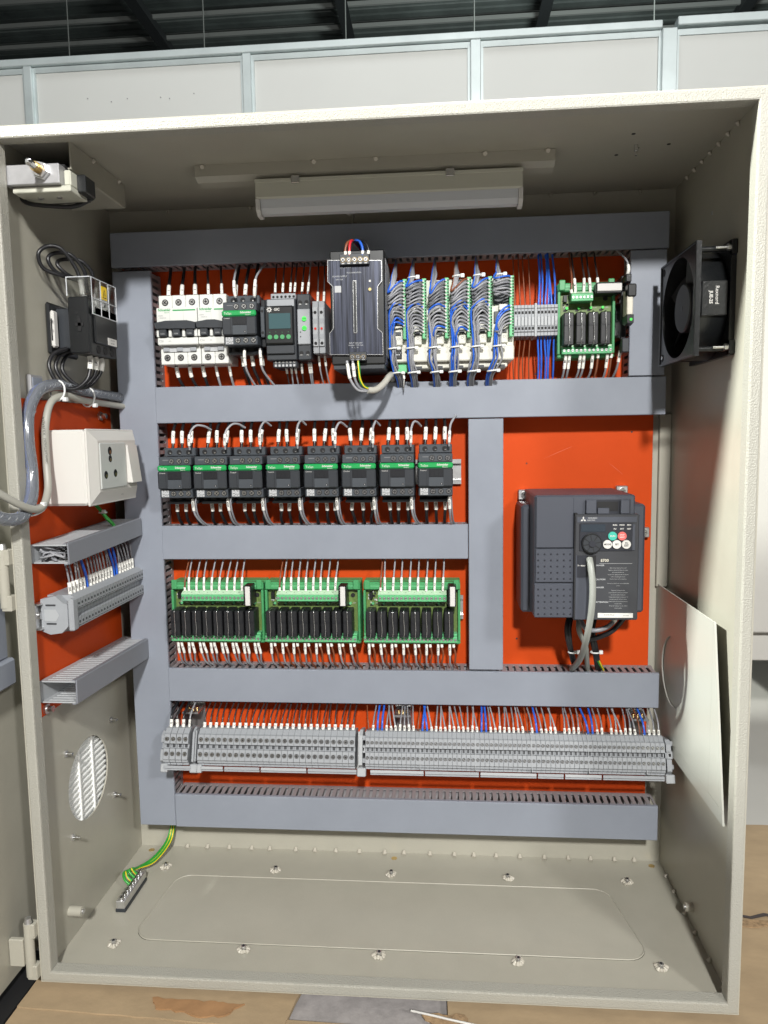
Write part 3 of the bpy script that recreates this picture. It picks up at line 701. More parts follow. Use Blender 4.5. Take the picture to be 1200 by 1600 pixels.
for z in (795, 783): b_ = MB(); b_.cyl((299, 201.5, z), (299, 203, z), 3.1, 'knob', n=14); b_.box(296.6, 301.4, 201.3, 201.48, z-.3, z+.3, 'ink'); part(b_, 'dial', gm)
for k in range(2):
    x = 309.5+k*8.4; t = thing('slim_relay', '%s slim grey relay with a red lamp' % ('left' if k == 0 else 'right'), 'relay', (x+4, 262, 788), 'slim relays with red lamps')
    b_ = MB(); b_.box(x, x+8, 206, 262, 750, 818, 'term', .8); b_.box(x+.6, x+7.4, 203.5, 205.9, 759, 810, 'term_light', .6)
    for z in (803, 763): b_.cyl((x+4, 203.2, z), (x+4, 203.6, z), 2.1, 'blackmatt', n=12)
    for z in (772, 792): b_.box(x+1.4, x+6.6, 203.1, 203.45, z-3, z+3, 'term')
    part(b_, 'body', t)
    b_ = MB(); b_.cyl((x+4, 202.6, 782), (x+4, 203.5, 782), 1.6, 'redled', n=10); part(b_, 'lamp', t)
    wire([(x+4, 225, 818), (x+4, 228, 826), (x+4, 234, 845), (x+3, 250, 884)], 1.1, 'w_dark', 'dark wire entering the top of the %s slim relay' % ('left' if k == 0 else 'right'), None, (3, 17), '7', sr=1.7)
    wire([(x+4, 225, 752), (x+4, 228, 742), (x+5, 234, 726), (x+8, 250, 704)], 1.1, 'w_grey2', 'grey wire leaving the bottom of the %s slim relay' % ('left' if k == 0 else 'right'), None, (3, 17), '8', sr=1.7)
for k, x in enumerate((256, 266, 276, 282, 292, 300)):
    j = random.uniform(-3, 3)
    wire([(x, 225, 830), (x+j*.3, 228, 838), (x+j*.6, 234, 852), (x+j, 250, 884)], 1.1, 'w_dark' if k < 5 else 'w_grey2', '%s thin wire from the left entering the top of the monitoring and timer relays' % ordn(k), 'thin wires above the relays', (5, 19), str(k+1), sr=1.7)
for k, x in enumerate((268, 276, 280, 290, 300, 303)):
    j = random.uniform(-3, 3)
    wire([(x, 222, 741), (x+j*.3, 226, 733), (x+j*.6, 234, 720), (x+j, 250, 700)], 1.1, 'w_grey2' if k % 3 else 'w_dark', '%s thin wire from the left leaving the bottom of the monitoring and timer relays' % ordn(k), 'thin wires below the relays', (2, 16), str(k+2), sr=1.7)

# ------------------------------------------------------------------ power supply
ps = thing('power_supply', 'tall black power supply with a brushed dark front, taller than its row', 'power supply', (375, 262, 790))
b_ = MB(); b_.box(342, 410, 153.2, 262, 729, 868, 'black', 1.5); b_.box(344, 408, 156, 258, 724, 728.9, 'dark')
for k in range(11): b_.box(410.05, 410.8, 165+k*8, 169+k*8, 740, 860, 'dark')
part(b_, 'housing', ps)
def P2(L, sc, ox, oy, y): return [(lambda q: (q.x, q.z))(at(ox+a/sc, oy+b/sc, y=y)) for a, b in L]
b_ = MB(); op = P2([(45, 176), (360, 176), (362, 295), (337, 330), (338, 575), (366, 600), (370, 728), (60, 728), (57, 605), (79, 575), (76, 330), (46, 300)], 3.75, 500, 360, 150)
b_.prism(op, 'y', 150, 153.1, 'brushed')
e = 0.25
for i in range(len(op)):
    a, c = Vector(op[i]), Vector(op[(i+1) % len(op)]); d = (c-a).normalized(); nn = Vector((-d.y, d.x))*0.35
    b_.prism([tuple(a-nn), tuple(c-nn), tuple(c+nn), tuple(a+nn)], 'y', 149.5, 149.97, 'steel')
def tp(px, py, y): q = at(px, py, y=y); return (q.x, y, q.z)
X0 = at(554.7, 480, y=150).x
b_.box(X0-2.4, X0+2.4, 149.4, 149.95, 767, 831, 'steel', .2); b_.box(X0-1.5, X0+1.5, 149.2, 149.38, 768, 830, 'black')
for s_, px, py, sz in (('24V  OUTPUT', 540, 418, 2.2), ('PULS DIMENSION', 553, 426, 2.3), ('POWER SUPPLY', 531, 432, 2.6), ('24V 10A', 530, 437, 2.6), ('INPUT 100-240V', 556, 536, 2.4), ('50-60Hz  TYPE 2.6A', 556, 539.5, 2.2), ('N   L   PE', 555, 543, 2.2)):
    b_.text(s_, tp(px, py, 149.9), sz, XR, ZU, 'paleink')
b_.box(at(528, 450, y=150).x-4, at(528, 450, y=150).x+4, 149.7, 149.9, at(528, 452, y=150).z-4, at(528, 452, y=150).z+4, 'paleink')
q = at(578, 452, y=150); b_.cyl((q.x, 149.2, q.z), (q.x, 149.9, q.z), 3, 'dark', n=14); b_.cyl((q.x, 149, q.z), (q.x, 149.3, q.z), 1.8, 'brass', n=10)
q = at(578, 439, y=150); b_.box(q.x-1.2, q.x+1.2, 149.4, 149.9, q.z-1.2, q.z+1.2, 'white')
part(b_, 'front_plate', ps)
for nm, pxs, z0, z1 in (('top', [536, 545, 554, 563, 571.5], 849, 862), ('bottom', [548, 556.5, 565], 733, 743.5)):
    b_ = MB(); xs = [at(p_, 400, y=146).x for p_ in pxs]
    b_.box(xs[0]-4.2, xs[-1]+4.2, 144.5, 149.9 if nm == 'top' else 149.9, z0, z1, 'dark', .6)
    for x in xs: b_.cyl((x, 144.2, (z0+z1)/2-1), (x, 144.6, (z0+z1)/2-1), 3.2, 'brass', n=14); b_.screw(x, 144.1, (z0+z1)/2-1, 2.3)
    for x in xs: b_.box(x-1.6, x+1.6, 144.2, 144.45, z0+.6, z0+2.2, 'paleink')
    part(b_, 'terminal_block', ps)
for x, m_, x2, lab in ((363, 'w_brown', 372, 'brown'), (368, 'w_red', 371, 'red'), (384, 'w_blue', 373, 'blue'), (391, 'w_black', 375, 'black')):
    wire([(x, 146, 860), (x, 146, 868), ((x*2+x2)/3, 150, 877), (x2, 165, 882), (x2+4, 200, 882), (x2+6, 240, 880)], 1.7, m_, '%s wire looping up and back from the top of the power supply' % lab, None, (1, 5), None, sr=2.0)
wire([(362, 147, 733), (363, 146, 726), (366, 146, 710), (375, 150, 697), (388, 158, 696)], 1.7, 'w_grey2', 'pale grey sleeved wire curving from the left bottom terminal of the power supply', None, (4, 22), None, sr=2.2)
wire([(369, 147, 733), (370, 146, 726), (372, 146, 710), (378, 151, 699), (390, 159, 697)], 1.7, 'w_grey', 'darker grey sleeved wire curving from the middle bottom terminal of the power supply', None, (4, 20), 'L', sr=2.2)
wire([(376, 147, 733), (377, 146, 724), (378, 147, 710), (383, 152, 701), (392, 160, 699)], 1.7, 'w_earth', 'green and yellow earth wire curving from the right bottom terminal of the power supply', None, None, stripe='w_yellow')
wire([(386, 156, 697), (396, 164, 698), (405, 176, 706), (411, 190, 716), (413, 215, 720), (412, 245, 712)], 4.2, 'cable', 'fat cream sheathed cable curling back beneath the power supply', None, None, name='cable', cat='cable', n=12)

# ------------------------------------------------------------------ PLC with dense wiring
pl = thing('programmable_controller', 'beige programmable controller hidden under six columns of grey and blue wires', 'controller', (490, 262, 790))
b_ = MB(); b_.box(412, 573, 206, 262, 748, 840, 'beige', 1.2); b_.box(412, 573, 198, 262, 735, 754, 'beige', 1.5); b_.box(418, 565, 206, 258, 727, 734.9, 'beige', 1)
for k in range(5): x = 440+k*27; b_.box(x, x+14, 205.4, 205.95, 726.5, 730, 'dark')
part(b_, 'body', pl)
xr = (433, 458, 487, 515.5, 542, 569.5)
for ci, x in enumerate(xr):
    b_ = MB(); b_.box(x-3, x+2.6, 193.5, 205.9, 764, 840, 'termgreen', .6)
    for k in range(20): b_.box(x+.6, x+2.2, 193.2, 193.45, 766+k*3.65, 768.4+k*3.65, 'blackmatt')
    part(b_, 'connector', pl)
    b_ = MB(); b_.box(x-22, x-3.2, 203, 205.95, 783, 797.5, 'dark', .5); b_.box(x-22, x-3.2, 203, 205.95, 806.5, 838, 'cont', .5); b_.box(x-14, x-4.2, 200, 205.9, 757, 782, 'beige', 1); b_.box(x-16, x-4.5, 199, 205.9, 798, 806, 'white', 1); b_.text('O', (x-9, 199.8, 765), 5, XR, ZU, 'greyink')
    b_.box(x-13, x-6, 198, 199.9, 770, 774, 'dark')
    part(b_, 'module_front', pl)
b_ = MB(); b_.box(417, 428, 196.5, 197.9, 739, 753, 'black', .5); q = (423, 747)
for a in range(7): t_ = a*math.pi/3; rr = 0 if a == 6 else 2.7; b_.cyl((q[0]+rr*math.cos(t_), 196.2, q[1]+rr*math.sin(t_)), (q[0]+rr*math.cos(t_), 196.5, q[1]+rr*math.sin(t_)), 1.0, 'paleink', n=8)
b_.box(422, 434, 199, 212, 722, 732, 'termgreen', 1); part(b_, 'round_socket', pl)
wire([(429, 205, 721), (430, 205, 714), (429, 212, 704), (428, 235, 700)], .8, 'white', 'thin white wire dropping from the small green plug under the controller', None, (0, 7), None, sr=1.6)
CN = ('first', 'second', 'third', 'fourth', 'fifth', 'sixth')
r_w = 1.28
for ci, x in enumerate(xr):
    xl = x-24 if ci else x-22
    nu = 8 if ci != 5 else 7
    for k in range(nu):                                    # upper half: leave the connector to the left, sag, then run up to the top duct
        z = 836-k*4.45 if ci != 5 else 838-k*3.9; f = k/(nu-1); jj = random.uniform(-2.2, 1.5); j2 = random.uniform(-1.8, 1.8)
        sag = (14-8*f) if ci in (0, 2, 3) else (5 if ci == 1 else 10-3*f)
        if ci == 5: sag = 1+random.random()*2 if k < nu-1 else -6
        zl = z-sag-2
        m_ = 'w_blue' if k == 0 else random.choice(['w_grey2', 'w_grey', 'w_grey', 'w_grey3'])
        if ci == 3 and k == 0: m_ = 'w_brown'
        if ci == 5 and k in (0, 1): m_ = 'w_blue' if k == 0 else 'w_grey2'
        pts = [(x-1, 192.5, z), (x-5, 189.5, z+.6), (x-12+j2, 185.5+jj, z-sag*.35+j2*.5), (xl+3+jj, 186, zl+1+j2), (xl+1.2+.2*k-j2*.6, 190.5, zl+4), (xl+4+.7*k, 196, max(zl+10, 836)), (xl+5+.8*k, 202, 846), (xl+6+.5*k, 218, 856), (xl+9, 246, 878)]
        wire(pts, r_w, m_, '%s wire from the top fanning from the upper half of the %s controller column' % (ordn(k), CN[ci]), 'wires of the upper controller columns', (0, 2.2), None, sr=1.3, k=4, n=6)
    for k in range(8 if ci not in (0, 5) else 6):         # lower half: arch over to the left then down in a bundle
        z = 802-k*4.3; nn = 8 if ci not in (0, 5) else 6; f = k/(nn-1); jj = random.uniform(-2, 1.5); j2 = random.uniform(-1.8, 1.8)
        arch = (8, 7, 4, 8, 9, -6)[ci]*(1-.35*f)
        m_ = 'w_blue' if (k == 0 or (ci == 5 and k == 1) or (ci == 3 and k in (1, 7)) or (ci == 0 and k in (4, 5)) or (ci == 2 and k == 6)) else random.choice(['w_grey2', 'w_grey2', 'w_grey'])
        xb = xl+2+(k % 4)*2.5; yb = 190+(k//4)*2.6
        sway = (7, 3, 4, -3, -6, -9)[ci]
        if ci == 5: pts = [(x-1, 192.5, z), (x-5, 190, z-.5), (x-12, 187, z-5), (x-19+.6*k, 186+jj, z-15), (xb+1, 187, 772-k*.6)]
        else: pts = [(x-1, 192.5, z), (x-5, 190, z+arch*.5), (x-12+j2, 184.5+jj, z+arch*.8+j2*.6), (xl+4+.7*k, 184.5+jj*.5, z+arch*.2-2+j2*.5), (xl+1+.9*k-j2, 186.5, z-8)]
        if pts[-1][2] > 764: pts.append((xb, yb-1, 762))
        pts += [(xb+jj*.4, yb, 750), (xb+jj+random.uniform(-2.5, 2.5), yb+3, 738), (xb+sway*.6+j2, yb+12, 724), (xb+sway, yb+24, 714), (xb+sway+1, yb+50, 700)]
        wire(pts, r_w, m_, '%s wire from the top arching off the lower half of %s controller column' % (ordn(k), CN[ci]), 'wires of the lower controller columns', (0, 2.2), None, sr=1.3, k=4, n=6)
    for q, (za, yy) in enumerate(((752, 191.5), (722, 204))):
        t = MB(); sw = (7, 3, 4, -3, -6, -9)[ci]*(.65 if q else 0)
        ell = []
        for a in range(17): th = a/16*2*math.pi; ell.append((xl+6+sw+6.6*math.cos(th), yy+4.4*math.sin(th), za+.7*math.cos(th)))
        t.tube(ell, 1.15, 'tie', 6); t.box(xl+11+sw, xl+16+sw, yy-5, yy-1.5, za-2, za+2, 'tie', .6)
        single(t, 'cable_tie', 'white cable tie round the %s bundle under the controller, %s' % (CN[ci], ('at its bottom edge', 'nearer the duct')[q]), 'cable tie', group='white cable ties on the controller wiring')
    if ci in (1, 3, 4, 5):
        t = MB(); t.tube([(xl+9+6*math.cos(a/16*6.283), 201+4.5*math.sin(a/16*6.283), 843+.6*math.cos(a/16*6.283)) for a in range(17)], 1.1, 'tie', 6); t.box(xl+13, xl+18, 194.5, 198, 840, 845, 'tie', .6)
        single(t, 'cable_tie', 'white cable tie round the %s bundle above the controller' % CN[ci], 'cable tie', group='white cable ties on the controller wiring')

# ------------------------------------------------------------------ spring terminals between controller and relay board
def spring_term(loc, i, proto=None):
    if proto: o = copy_tree(proto)
    else:
        o = thing('spring_terminal', 'x', 'terminal', loc, 'small grey spring terminals of the top row')
        b_ = MB(); b_.box(-2.15, 2.15, -40, 0, -20, 20, 'term', .3)
        b_.box(-1.4, 1.4, -40.3, -40.02, 8.5, 12, 'blackmatt'); b_.box(-1.4, 1.4, -40.3, -40.02, -12, -8.5, 'blackmatt'); b_.box(-1.7, 1.7, -41, -40.02, -7, 4.5, 'term_light', .2)
        b_.box(-2.15, 2.15, -40.4, -40.02, -15.5, -14, 'term_dark'); b_.box(-2.15, 2.15, -40.4, -40.02, 15, 16, 'term_dark')
        part(b_, 'body', o, local=True)
    o.location = Vector(loc)*S; o['org'] = tuple(loc)
    o['label'] = '%s small spring terminal from the left between the controller and the green relay board' % ordn(i)
    return o
st = None; sx = [577.5+k*4.5 for k in range(6)]+[607.5+k*4.5 for k in range(6)]
for i, x in enumerate(sx):
    o = spring_term((x, 264, 788), i, st); st = st or o
mb = MB(); mb.box(602, 605, 222, 264, 767, 810, 'term_light', .5); single(mb, 'end_clamp', 'pale divider plate between the two sets of small spring terminals', 'end clamp')
for i in range(4):
    x = 578+i*6.5; j = random.uniform(-3, 3)
    wire([(x, 232, 806), (x+j*.2, 234, 815), (x+j*.6, 240, 840), (x+j, 252, 884)], .9, 'w_brown', '%s thin brown wire from the left above the small spring terminals' % ordn(i), 'thin brown wires of the spring terminals', (0, .5), None)
    wire([(x, 234, 770), (x+j*.2, 236, 760), (x+j, 240, 735), (x+j*.6+2, 252, 700)], .9, 'w_brown', '%s thin brown wire from the left below the small spring terminals' % ordn(i), 'thin brown wires of the spring terminals')
for i in range(6):
    x = 608+i*4.3; j = random.uniform(-9, 9)
    wire([(x, 232, 806), (x+j*.1, 233, 818), (x+j*.5, 240, 845), (x-3+j, 252, 884)], 1.35, 'w_blue', '%s blue wire from the left above the small spring terminals' % ordn(i), 'blue wires of the spring terminals')
    wire([(x, 234, 770), (x-1+j*.2, 235, 758), (x+j*.5-1, 238, 735), (x+j*.4, 252, 700)], 1.35, 'w_blue', '%s blue wire from the left below the small spring terminals' % ordn(i), 'blue wires of the spring terminals')

# ------------------------------------------------------------------ relay boards
def relay_board(x0, x1, nrel, zt, zb, nt, nb, label, tx0, tx1, fusev=True):
    w_ = x1-x0; zc = (zt+zb)/2
    t = thing('relay_board', label, 'relay board', ((x0+x1)/2, 262, zc), 'green relay boards')
    b_ = MB(); b_.box(x0, x1, 238, 262, zb, zt, 'relgreen', 1)
    b_.box(x0, x1, 226, 237.9, zt-11, zt, 'relgreen', 1.5); b_.box(x0, x1, 226, 237.9, zb, zb+5, 'relgreen', 1.5)
    b_.box(x0, x0+3.5, 225, 237.9, zb+5.1, zt-11.1, 'relgreen', .8); b_.box(x1-3.5, x1, 225, 237.9, zb+5.1, zt-11.1, 'relgreen', .8)
    for k in (0, 1): xx = (x0+1.5, x1-9.5)[k]; b_.box(xx, xx+8, 223, 225.9, zt-10, zt+3.5, 'relgreen', 1)
    b_.box(x0+4, x1-4, 225.2, 225.9, zt-6.2, zt-4.8, 'termgreen')
    part(b_, 'carrier', t)
    b_ = MB(); b_.box(x0+3.6, x1-3.6, 234.5, 236.5, zb+5.1, zt-11.2, 'pcb')
    for k in range(14):
        a, c = x0+5+random.random()*12, zt-16-random.random()*18; b_.box(a, a+1.2+2*random.random(), 233.8, 234.45, c, c+1+2*random.random(), random.choice(['ink', 'paleink', 'white', 'dark']))
    b_.box(x0+8, x0+13, 229, 234.4, zt-24, zt-15, 'black', .4); b_.cyl((x1-11, 233, zt-20), (x1-11, 234.4, zt-20), 3, 'blackmatt', n=14)
    pr_ = (w_-12)/nrel
    for k in range(nrel):
        xx = x0+6+pr_*(k+.45); b_.box(xx-4, xx-.5, 233.9, 234.4, zt-35.5, zt-33, 'ink'); b_.text('LED%d' % (k+1), (xx+5.5, 234.2, zt-31.3), 2.0, XR, ZU, 'white')
    part(b_, 'circuit_board', t)
    for k in range(nrel):
        xx = x0+6+pr_*(k+.45); s_ = MB(); s_.cyl((xx, 231.5, zt-31.5), (xx, 234.4, zt-31.5), 1.9, 'knob' if nrel == 4 else 'termgreen', n=12); part(s_, 'indicator', t)
    b_ = MB(); zz = zt-17.5
    b_.box(tx0, tx1, 216, 234.4, zz-8, zz+2, 'termgreen', .8); b_.prism([(215.9, zz+1.9), (226, zz+6), (234, zz+6), (234, zz+2.1), (216.2, zz+2.1)], 'x', tx0, tx1, 'termtop'); 
    ps_ = (tx1-tx0)/nt
    for k in range(nt):
        c = tx0+ps_*(k+.5); b_.cyl((c, 215.5, zz-3), (c, 216.05, zz-3), ps_*.42, 'relgreen', n=12); b_.cyl((c, 215.2, zz-3), (c, 215.55, zz-3), ps_*.32, 'zinc', n=10); b_.box(c-ps_*.28, c+ps_*.28, 215.05, 215.18, zz-3.3, zz-2.7, 'ink')
    for k in range(0, nt, 2): b_.text('%d' % (k//2+1), (tx0+ps_*(k+.5), 220, zz+4.2), 2.4, XR, (0, .93, .37), 'ink')
    part(b_, 'upper_terminal_strip', t)
    b_ = MB(); zz = zb+8.8
    b_.box(x0+.5 if fusev else x0+5, x1-4.5, 217, 234.4, zz-4.5, zz+4.5, 'termgreen', .8); xa, xb_ = (x0+.5 if fusev else x0+5), x1-4.5; ps_ = (xb_-xa)/nb
    b_.box(xa, xb_, 221, 234.4, zz+4.6, zz+7.4, 'termtop' if not fusev else 'termgreen', .4)
    for k in range(nb):
        c = xa+ps_*(k+.5); b_.cyl((c, 216.5, zz), (c, 217.05, zz), ps_*.42, 'relgreen', n=12); b_.cyl((c, 216.2, zz), (c, 216.55, zz), ps_*.32, 'zinc', n=10); b_.box(c-ps_*.28, c+ps_*.28, 216.05, 216.18, zz-.3, zz+.3, 'ink')
    part(b_, 'lower_terminal_strip', t)
    for k in range(nrel):
        a = x0+5+pr_*k; s_ = MB(); wd = pr_*.84; zr0, zr1 = zb+14.5, zb+(51 if nrel == 8 else 56)
        s_.box(a, a+wd, 206, 234.4, zr0, zr1, 'relay', 1.2); s_.box(a+1, a+wd-1, 205.3, 205.95, zr1-17, zr1-14, 'cont_dark', .2)
        s_.box(a+.6, a+wd*.8, 205.1, 205.9, zr0+3, zr0+4.6, 'cont_dark')
        r_ = part(s_, 'relay', t)
        s_ = MB(); q = random.uniform(-.4, .4); s_.tube(spline([(a+wd*.5, 220, zr1+1), (a+wd*.5, 206, zr1+1), (a+wd*.5+q, 203.6, zr1-8), (a+wd*.5+.8, 203.2, zr0+12), (a+wd*.5, 204.6, zr0+1), (a+wd*.5, 220, zr0-1)]), .55, 'steel', 6)
        part(s_, 'retaining_clip', r_)
    b_ = MB()
    if fusev: b_.box(tx1+2, tx1+13, 205, 234.4, zt-30, zt-1, 'black', 1); b_.box(tx1+4.5, tx1+11.5, 203.5, 204.95, zt-29, zt-2, 'white', .8)
    else: b_.box(tx1+2, x1+4, 208, 234.4, zt-18, zt-4, 'black', 1); b_.box(tx1+3, x1+4, 206.5, 207.95, zt-15.5, zt-6, 'white', .8)
    part(b_, 'fuse_holder', t)
    return t
RB = ((92, 226, 110, 201), (228, 363.5, 247, 334), (368, 503, 389.5, 484))
SIDE = ('left', 'middle', 'right')
for i, (a, c, ta, tb) in enumerate(RB):
    relay_board(a, c, 8, 437, 349, 16, 24, '%s of the three long green boards, each carrying eight black relays' % SIDE[i], ta, tb)
    for k in range(9):
        x = ta+3+(tb-ta-8)*(k/8)*1.02; j = random.uniform(-1, 2.5)
        if k == 0: x = ta+3
        if k == 1: x = ta+9
        if k > 1: x = ta+9+(tb-ta-14)*(k-1)/7
        wire([(x, 224, 424), (x+j*.1, 224, 432), (x+j*.5, 228, 446), (x+j, 240, 462), (x+j, 252, 476)], 1.15, 'w_brown' if k == 0 else 'w_grey2',
             '%s wire from the left rising from the %s long relay board' % (ordn(k), SIDE[i]), 'wires above the long relay boards', (1, 6) if k == 0 else (1, 20), None if k == 0 else 'X%d' % (k+8*i), sr=1.8, tm=.8)
    for k in range(16):
        x = a+7+(c-a-22)*(k//2)/7+(k % 2)*5.3; j = random.uniform(-1, 4); br = (k % 2 and i > 0)
        wire([(x, 226, 354), (x+j*.1, 226, 346), (x+j*.4+(2 if k % 2 else 0), 228, 334), (x+j, 236, 318), (x+j*1.2+3, 246, 309), (x+j+3, 252, 300)], 1.35, 'w_brown' if br else random.choice(['w_grey', 'w_grey2']),
             '%s wire from the left hanging from the %s long relay board' % (ordn(k), SIDE[i]), 'wires below the long relay boards', (4, 9) if br else (4, 21), None if br else 'Y%d' % (k+1), sr=2.0, tm=.8)
relay_board(632, 706, 4, 835, 738, 6, 12, 'short green board with four black relays, at the right of the top row', 648, 676, fusev=False)
for k, x in enumerate((649, 654, 665, 673, 683)):
    j = random.uniform(-1, 1)
    wire([(x, 222, 820), (x, 222, 826), (x+j, 226, 842), (x+j, 240, 862), (x+j, 252, 886)], 1.3, 'w_brown' if k == 0 else 'w_dark', '%s wire from the left entering the short four relay board' % ordn(k), 'wires above the short relay board', (1, 5) if k == 0 else (1, 20), 'A' if k else None, sr=2)
for k, x in enumerate((643, 648, 662, 667, 678, 685, 697, 702)):
    br = k in (5, 7); j = random.uniform(-2, 1)
    wire([(x, 224, 744), (x-.5, 225, 736), (x-2, 228, 720), (x-4+j, 240, 706), (x-5+j, 252, 694)], 1.5, 'w_brown' if br else 'w_grey', '%s wire from the left hanging from the short four relay board' % ordn(k), 'wires below the short relay board', (2, 7) if br else (2, 20), None if br else 'B%d' % k, sr=2.1)
# black fuse terminal at the end of the top row
ft = thing('fuse_terminal', 'black fuse terminal with a long cream lever, beside the short vertical duct', 'fuse holder', (716, 262, 790))
b_ = MB(); b_.box(711, 718, 216, 262, 752, 840, 'black', 1); b_.box(712, 719, 196, 216, 828, 838, 'black', 1); b_.box(711, 720, 206, 262, 742, 760, 'dark', 1)
for q in range(30): a, c = random.uniform(220, 255), random.uniform(758, 830); b_.box(710.4, 710.95, a, a+random.uniform(1, 5), c, c+random.uniform(1, 4), 'dark')
part(b_, 'body', ft)
b_ = MB(); b_.box(712, 719.5, 188, 210, 786, 818, 'cream', 1); b_.box(712, 723, 186, 200, 808, 824, 'black', 1.5); b_.prism([(200, 774), (186, 776), (186, 786), (214, 786), (214, 778)], 'x', 712, 720, 'black')
b_.cyl((716.5, 185.4, 780), (716.5, 186, 780), 1.8, 'knob', n=10); part(b_, 'lever', ft)
wire([(716, 205, 838), (717, 204, 846), (716, 212, 858), (712, 232, 872), (708, 252, 884)], 1.3, 'w_grey2', 'grey wire with a white sleeve arching into the black fuse terminal', None, (0, 13), None, sr=2.2)
wire([(713, 222, 748), (712, 222, 740), (709, 226, 722), (704, 244, 704), (702, 252, 694)], 1.5, 'w_grey', 'grey wire with a white sleeve hanging from the black fuse terminal', None, (2, 17), '9', sr=2.1)

# ------------------------------------------------------------------ motor drive
vf = thing('motor_drive', 'large dark grey motor drive with a round dial and five keys', 'motor drive', (655, 270, 480))
b_ = MB(); b_.box(583, 743, 198, 268, 402, 546, 'vfd', 3)
b_.prism([(583, 420), (592, 402), (735, 402), (743, 412), (743, 546), (583, 546)], 'y', 200, 267, 'vfd') if False else None
b_.box(594, 716.5, 148, 268, 407, 562.5, 'vfd', 2)
part(b_, 'housing', vf)
def bp(b_, a, b2, y, d, m_, c=0):     # box from two photo corners with its front at depth y
    p, q = at(*a, y=y), at(*b2, y=y); return b_.box(p.x, q.x, y, y+d, p.z, q.z, m_, c)
b_ = MB()
for (a, c2) in (((838, 776), (896, 856)), ((837, 858), (896, 910)), ((835, 912), (895, 965))): bp(b_, a, c2, 145, 2.9, 'vfd', .8)
for r0, y0 in ((0, 866), (1, 921)):
    for rr in range(5):
        for cc in range(6): q = at(841+cc*10, y0+rr*9.6, y=144.6); b_.box(q.x-1, q.x+1, 144.2, 145, q.z-1, q.z+1, 'vfd_dark', .3)
part(b_, 'left_cover', vf)
b_ = MB(); bp(b_, (899, 804), (996, 969), 140, 8, 'vfd_panel', 1.2)
bp(b_, (900, 868), (923, 968), 139.4, .5, 'vfd', .1); bp(b_, (902, 808), (995, 816), 139.3, .6, 'vfd', .1)
for i, (s_, yy, wd) in enumerate((('DANGER', 883.5, 14), ('CAUTION', 905.5, 15), ('DANGER', 918, 13), ('ATTENTION', 941, 19))):
    q = at(937+wd*.6-8, yy, y=139.6); b_.text(s_, (q.x, 139.7, q.z), 2.7, XR, ZU, 'paleink', bold=.02)
q = at(945, 876, y=139.6); b_.text('E700', (q.x, 139.7, q.z), 4.9, XR, ZU, 'cream', bold=.015)
q = at(962, 880.5, y=139.6); b_.box(q.x-20, q.x+20, 139.6, 139.9, q.z-.15, q.z+.15, 'paleink')
LN = ['Risk of injury and electric shock', 'Read the manual and follow the safety', 'instructions before use.', 'Isolate from supply and wait 10 minutes', 'before removing this cover.', 'Ensure proper earth connection.', 'Mount the inverter on a non-combustible', 'surface.', 'Risque de blessure et choc', "Lire le manuel et suivre les consignes", "de securite avant l'utilisation.", "Couper l'alimentation et attendre 10", "minutes avant de retirer le capot.", 'Assurer une mise a la terre correcte.', 'Risque de feu', "Monter le variateur sur une surface", "incombustible."]
for i, s_ in enumerate(LN):
    yy = 887.5+i*3.45+(3.5 if i > 5 else 0)+(4 if i > 7 else 0); q = at(966, yy, y=139.6); b_.text(s_, (q.x, 139.7, q.z), 1.55, XR, ZU, 'paleink')
part(b_, 'front_cover', vf)
b_ = MB(); bp(b_, (934, 958), (989, 965.5), 139.2, .7, 'white', .2); q = at(952, 961, y=139); b_.text('FR-E740-095-EC', (q.x, 139.1, q.z), 1.9, XR, ZU, 'ink'); q = at(978, 962, y=139); b_.text('3K7 CODE', (q.x, 139.1, q.z), 1.5, XR, ZU, 'ink'); part(b_, 'rating_label', vf)
b_ = MB(); bp(b_, (906, 818), (988, 861), 138.6, 1.3, 'vfd_dark', .5); bp(b_, (988.5, 819), (992, 860), 138.4, 1.5, 'vfd', .3)
for s_, px, py in (('RUN', 961, 820.5), ('MON', 972, 820.5), ('PRM', 983, 820.5), ('PU', 961, 826.5), ('EXT', 972, 826.5), ('NET', 983, 826.5)):
    q = at(px, py, y=138.4); b_.text(s_, (q.x, 138.5, q.z), 2.5, XR, ZU, 'white', bold=.03)
part(b_, 'keypad', vf)
b_ = MB(); bp(b_, (908, 819.5), (946, 831), 138.0, .5, 'vlcd', .2); part(b_, 'display', vf)
for s_, px, py, m_, im in (('RUN', 957, 837.5, 'but_green', 'white'), ('STOP', 972, 837.5, 'but_red', 'white'), ('MODE', 949, 850.5, 'white', 'ink'), ('SET', 963.5, 850.5, 'white', 'ink'), ('PU', 978.5, 850.5, 'white', 'ink')):
    q = at(px, py, y=138); b_ = MB(); b_.cyl((q.x, 136.8, q.z), (q.x, 138.5, q.z), 5.3, m_, n=24, r1=5.4)
    if s_ == 'PU': b_.text('PU', (q.x, 136.7, q.z+1.6), 2.8, XR, ZU, im, bold=.03); b_.text('EXT', (q.x, 136.7, q.z-1.7), 2.8, XR, ZU, im, bold=.03); b_.box(q.x-2.5, q.x+2.5, 136.6, 136.75, q.z-.12, q.z+.12, im)
    elif s_ == 'STOP': b_.text('STOP', (q.x, 136.7, q.z+1.5), 2.2, XR, ZU, im, bold=.03); b_.text('RESET', (q.x, 136.7, q.z-1.5), 2.2, XR, ZU, im, bold=.03)
    else: b_.text(s_, (q.x, 136.7, q.z), 2.9, XR, ZU, im, bold=.03)
    part(b_, 'key', vf)
q = at(924.5, 849, y=137); b_ = MB(); b_.cyl((q.x, 134.5, q.z), (q.x, 138.5, q.z), 12, 'black', r1=12.6, n=32); b_.cyl((q.x, 133.6, q.z), (q.x, 134.45, q.z), 10.8, 'dark', n=32)
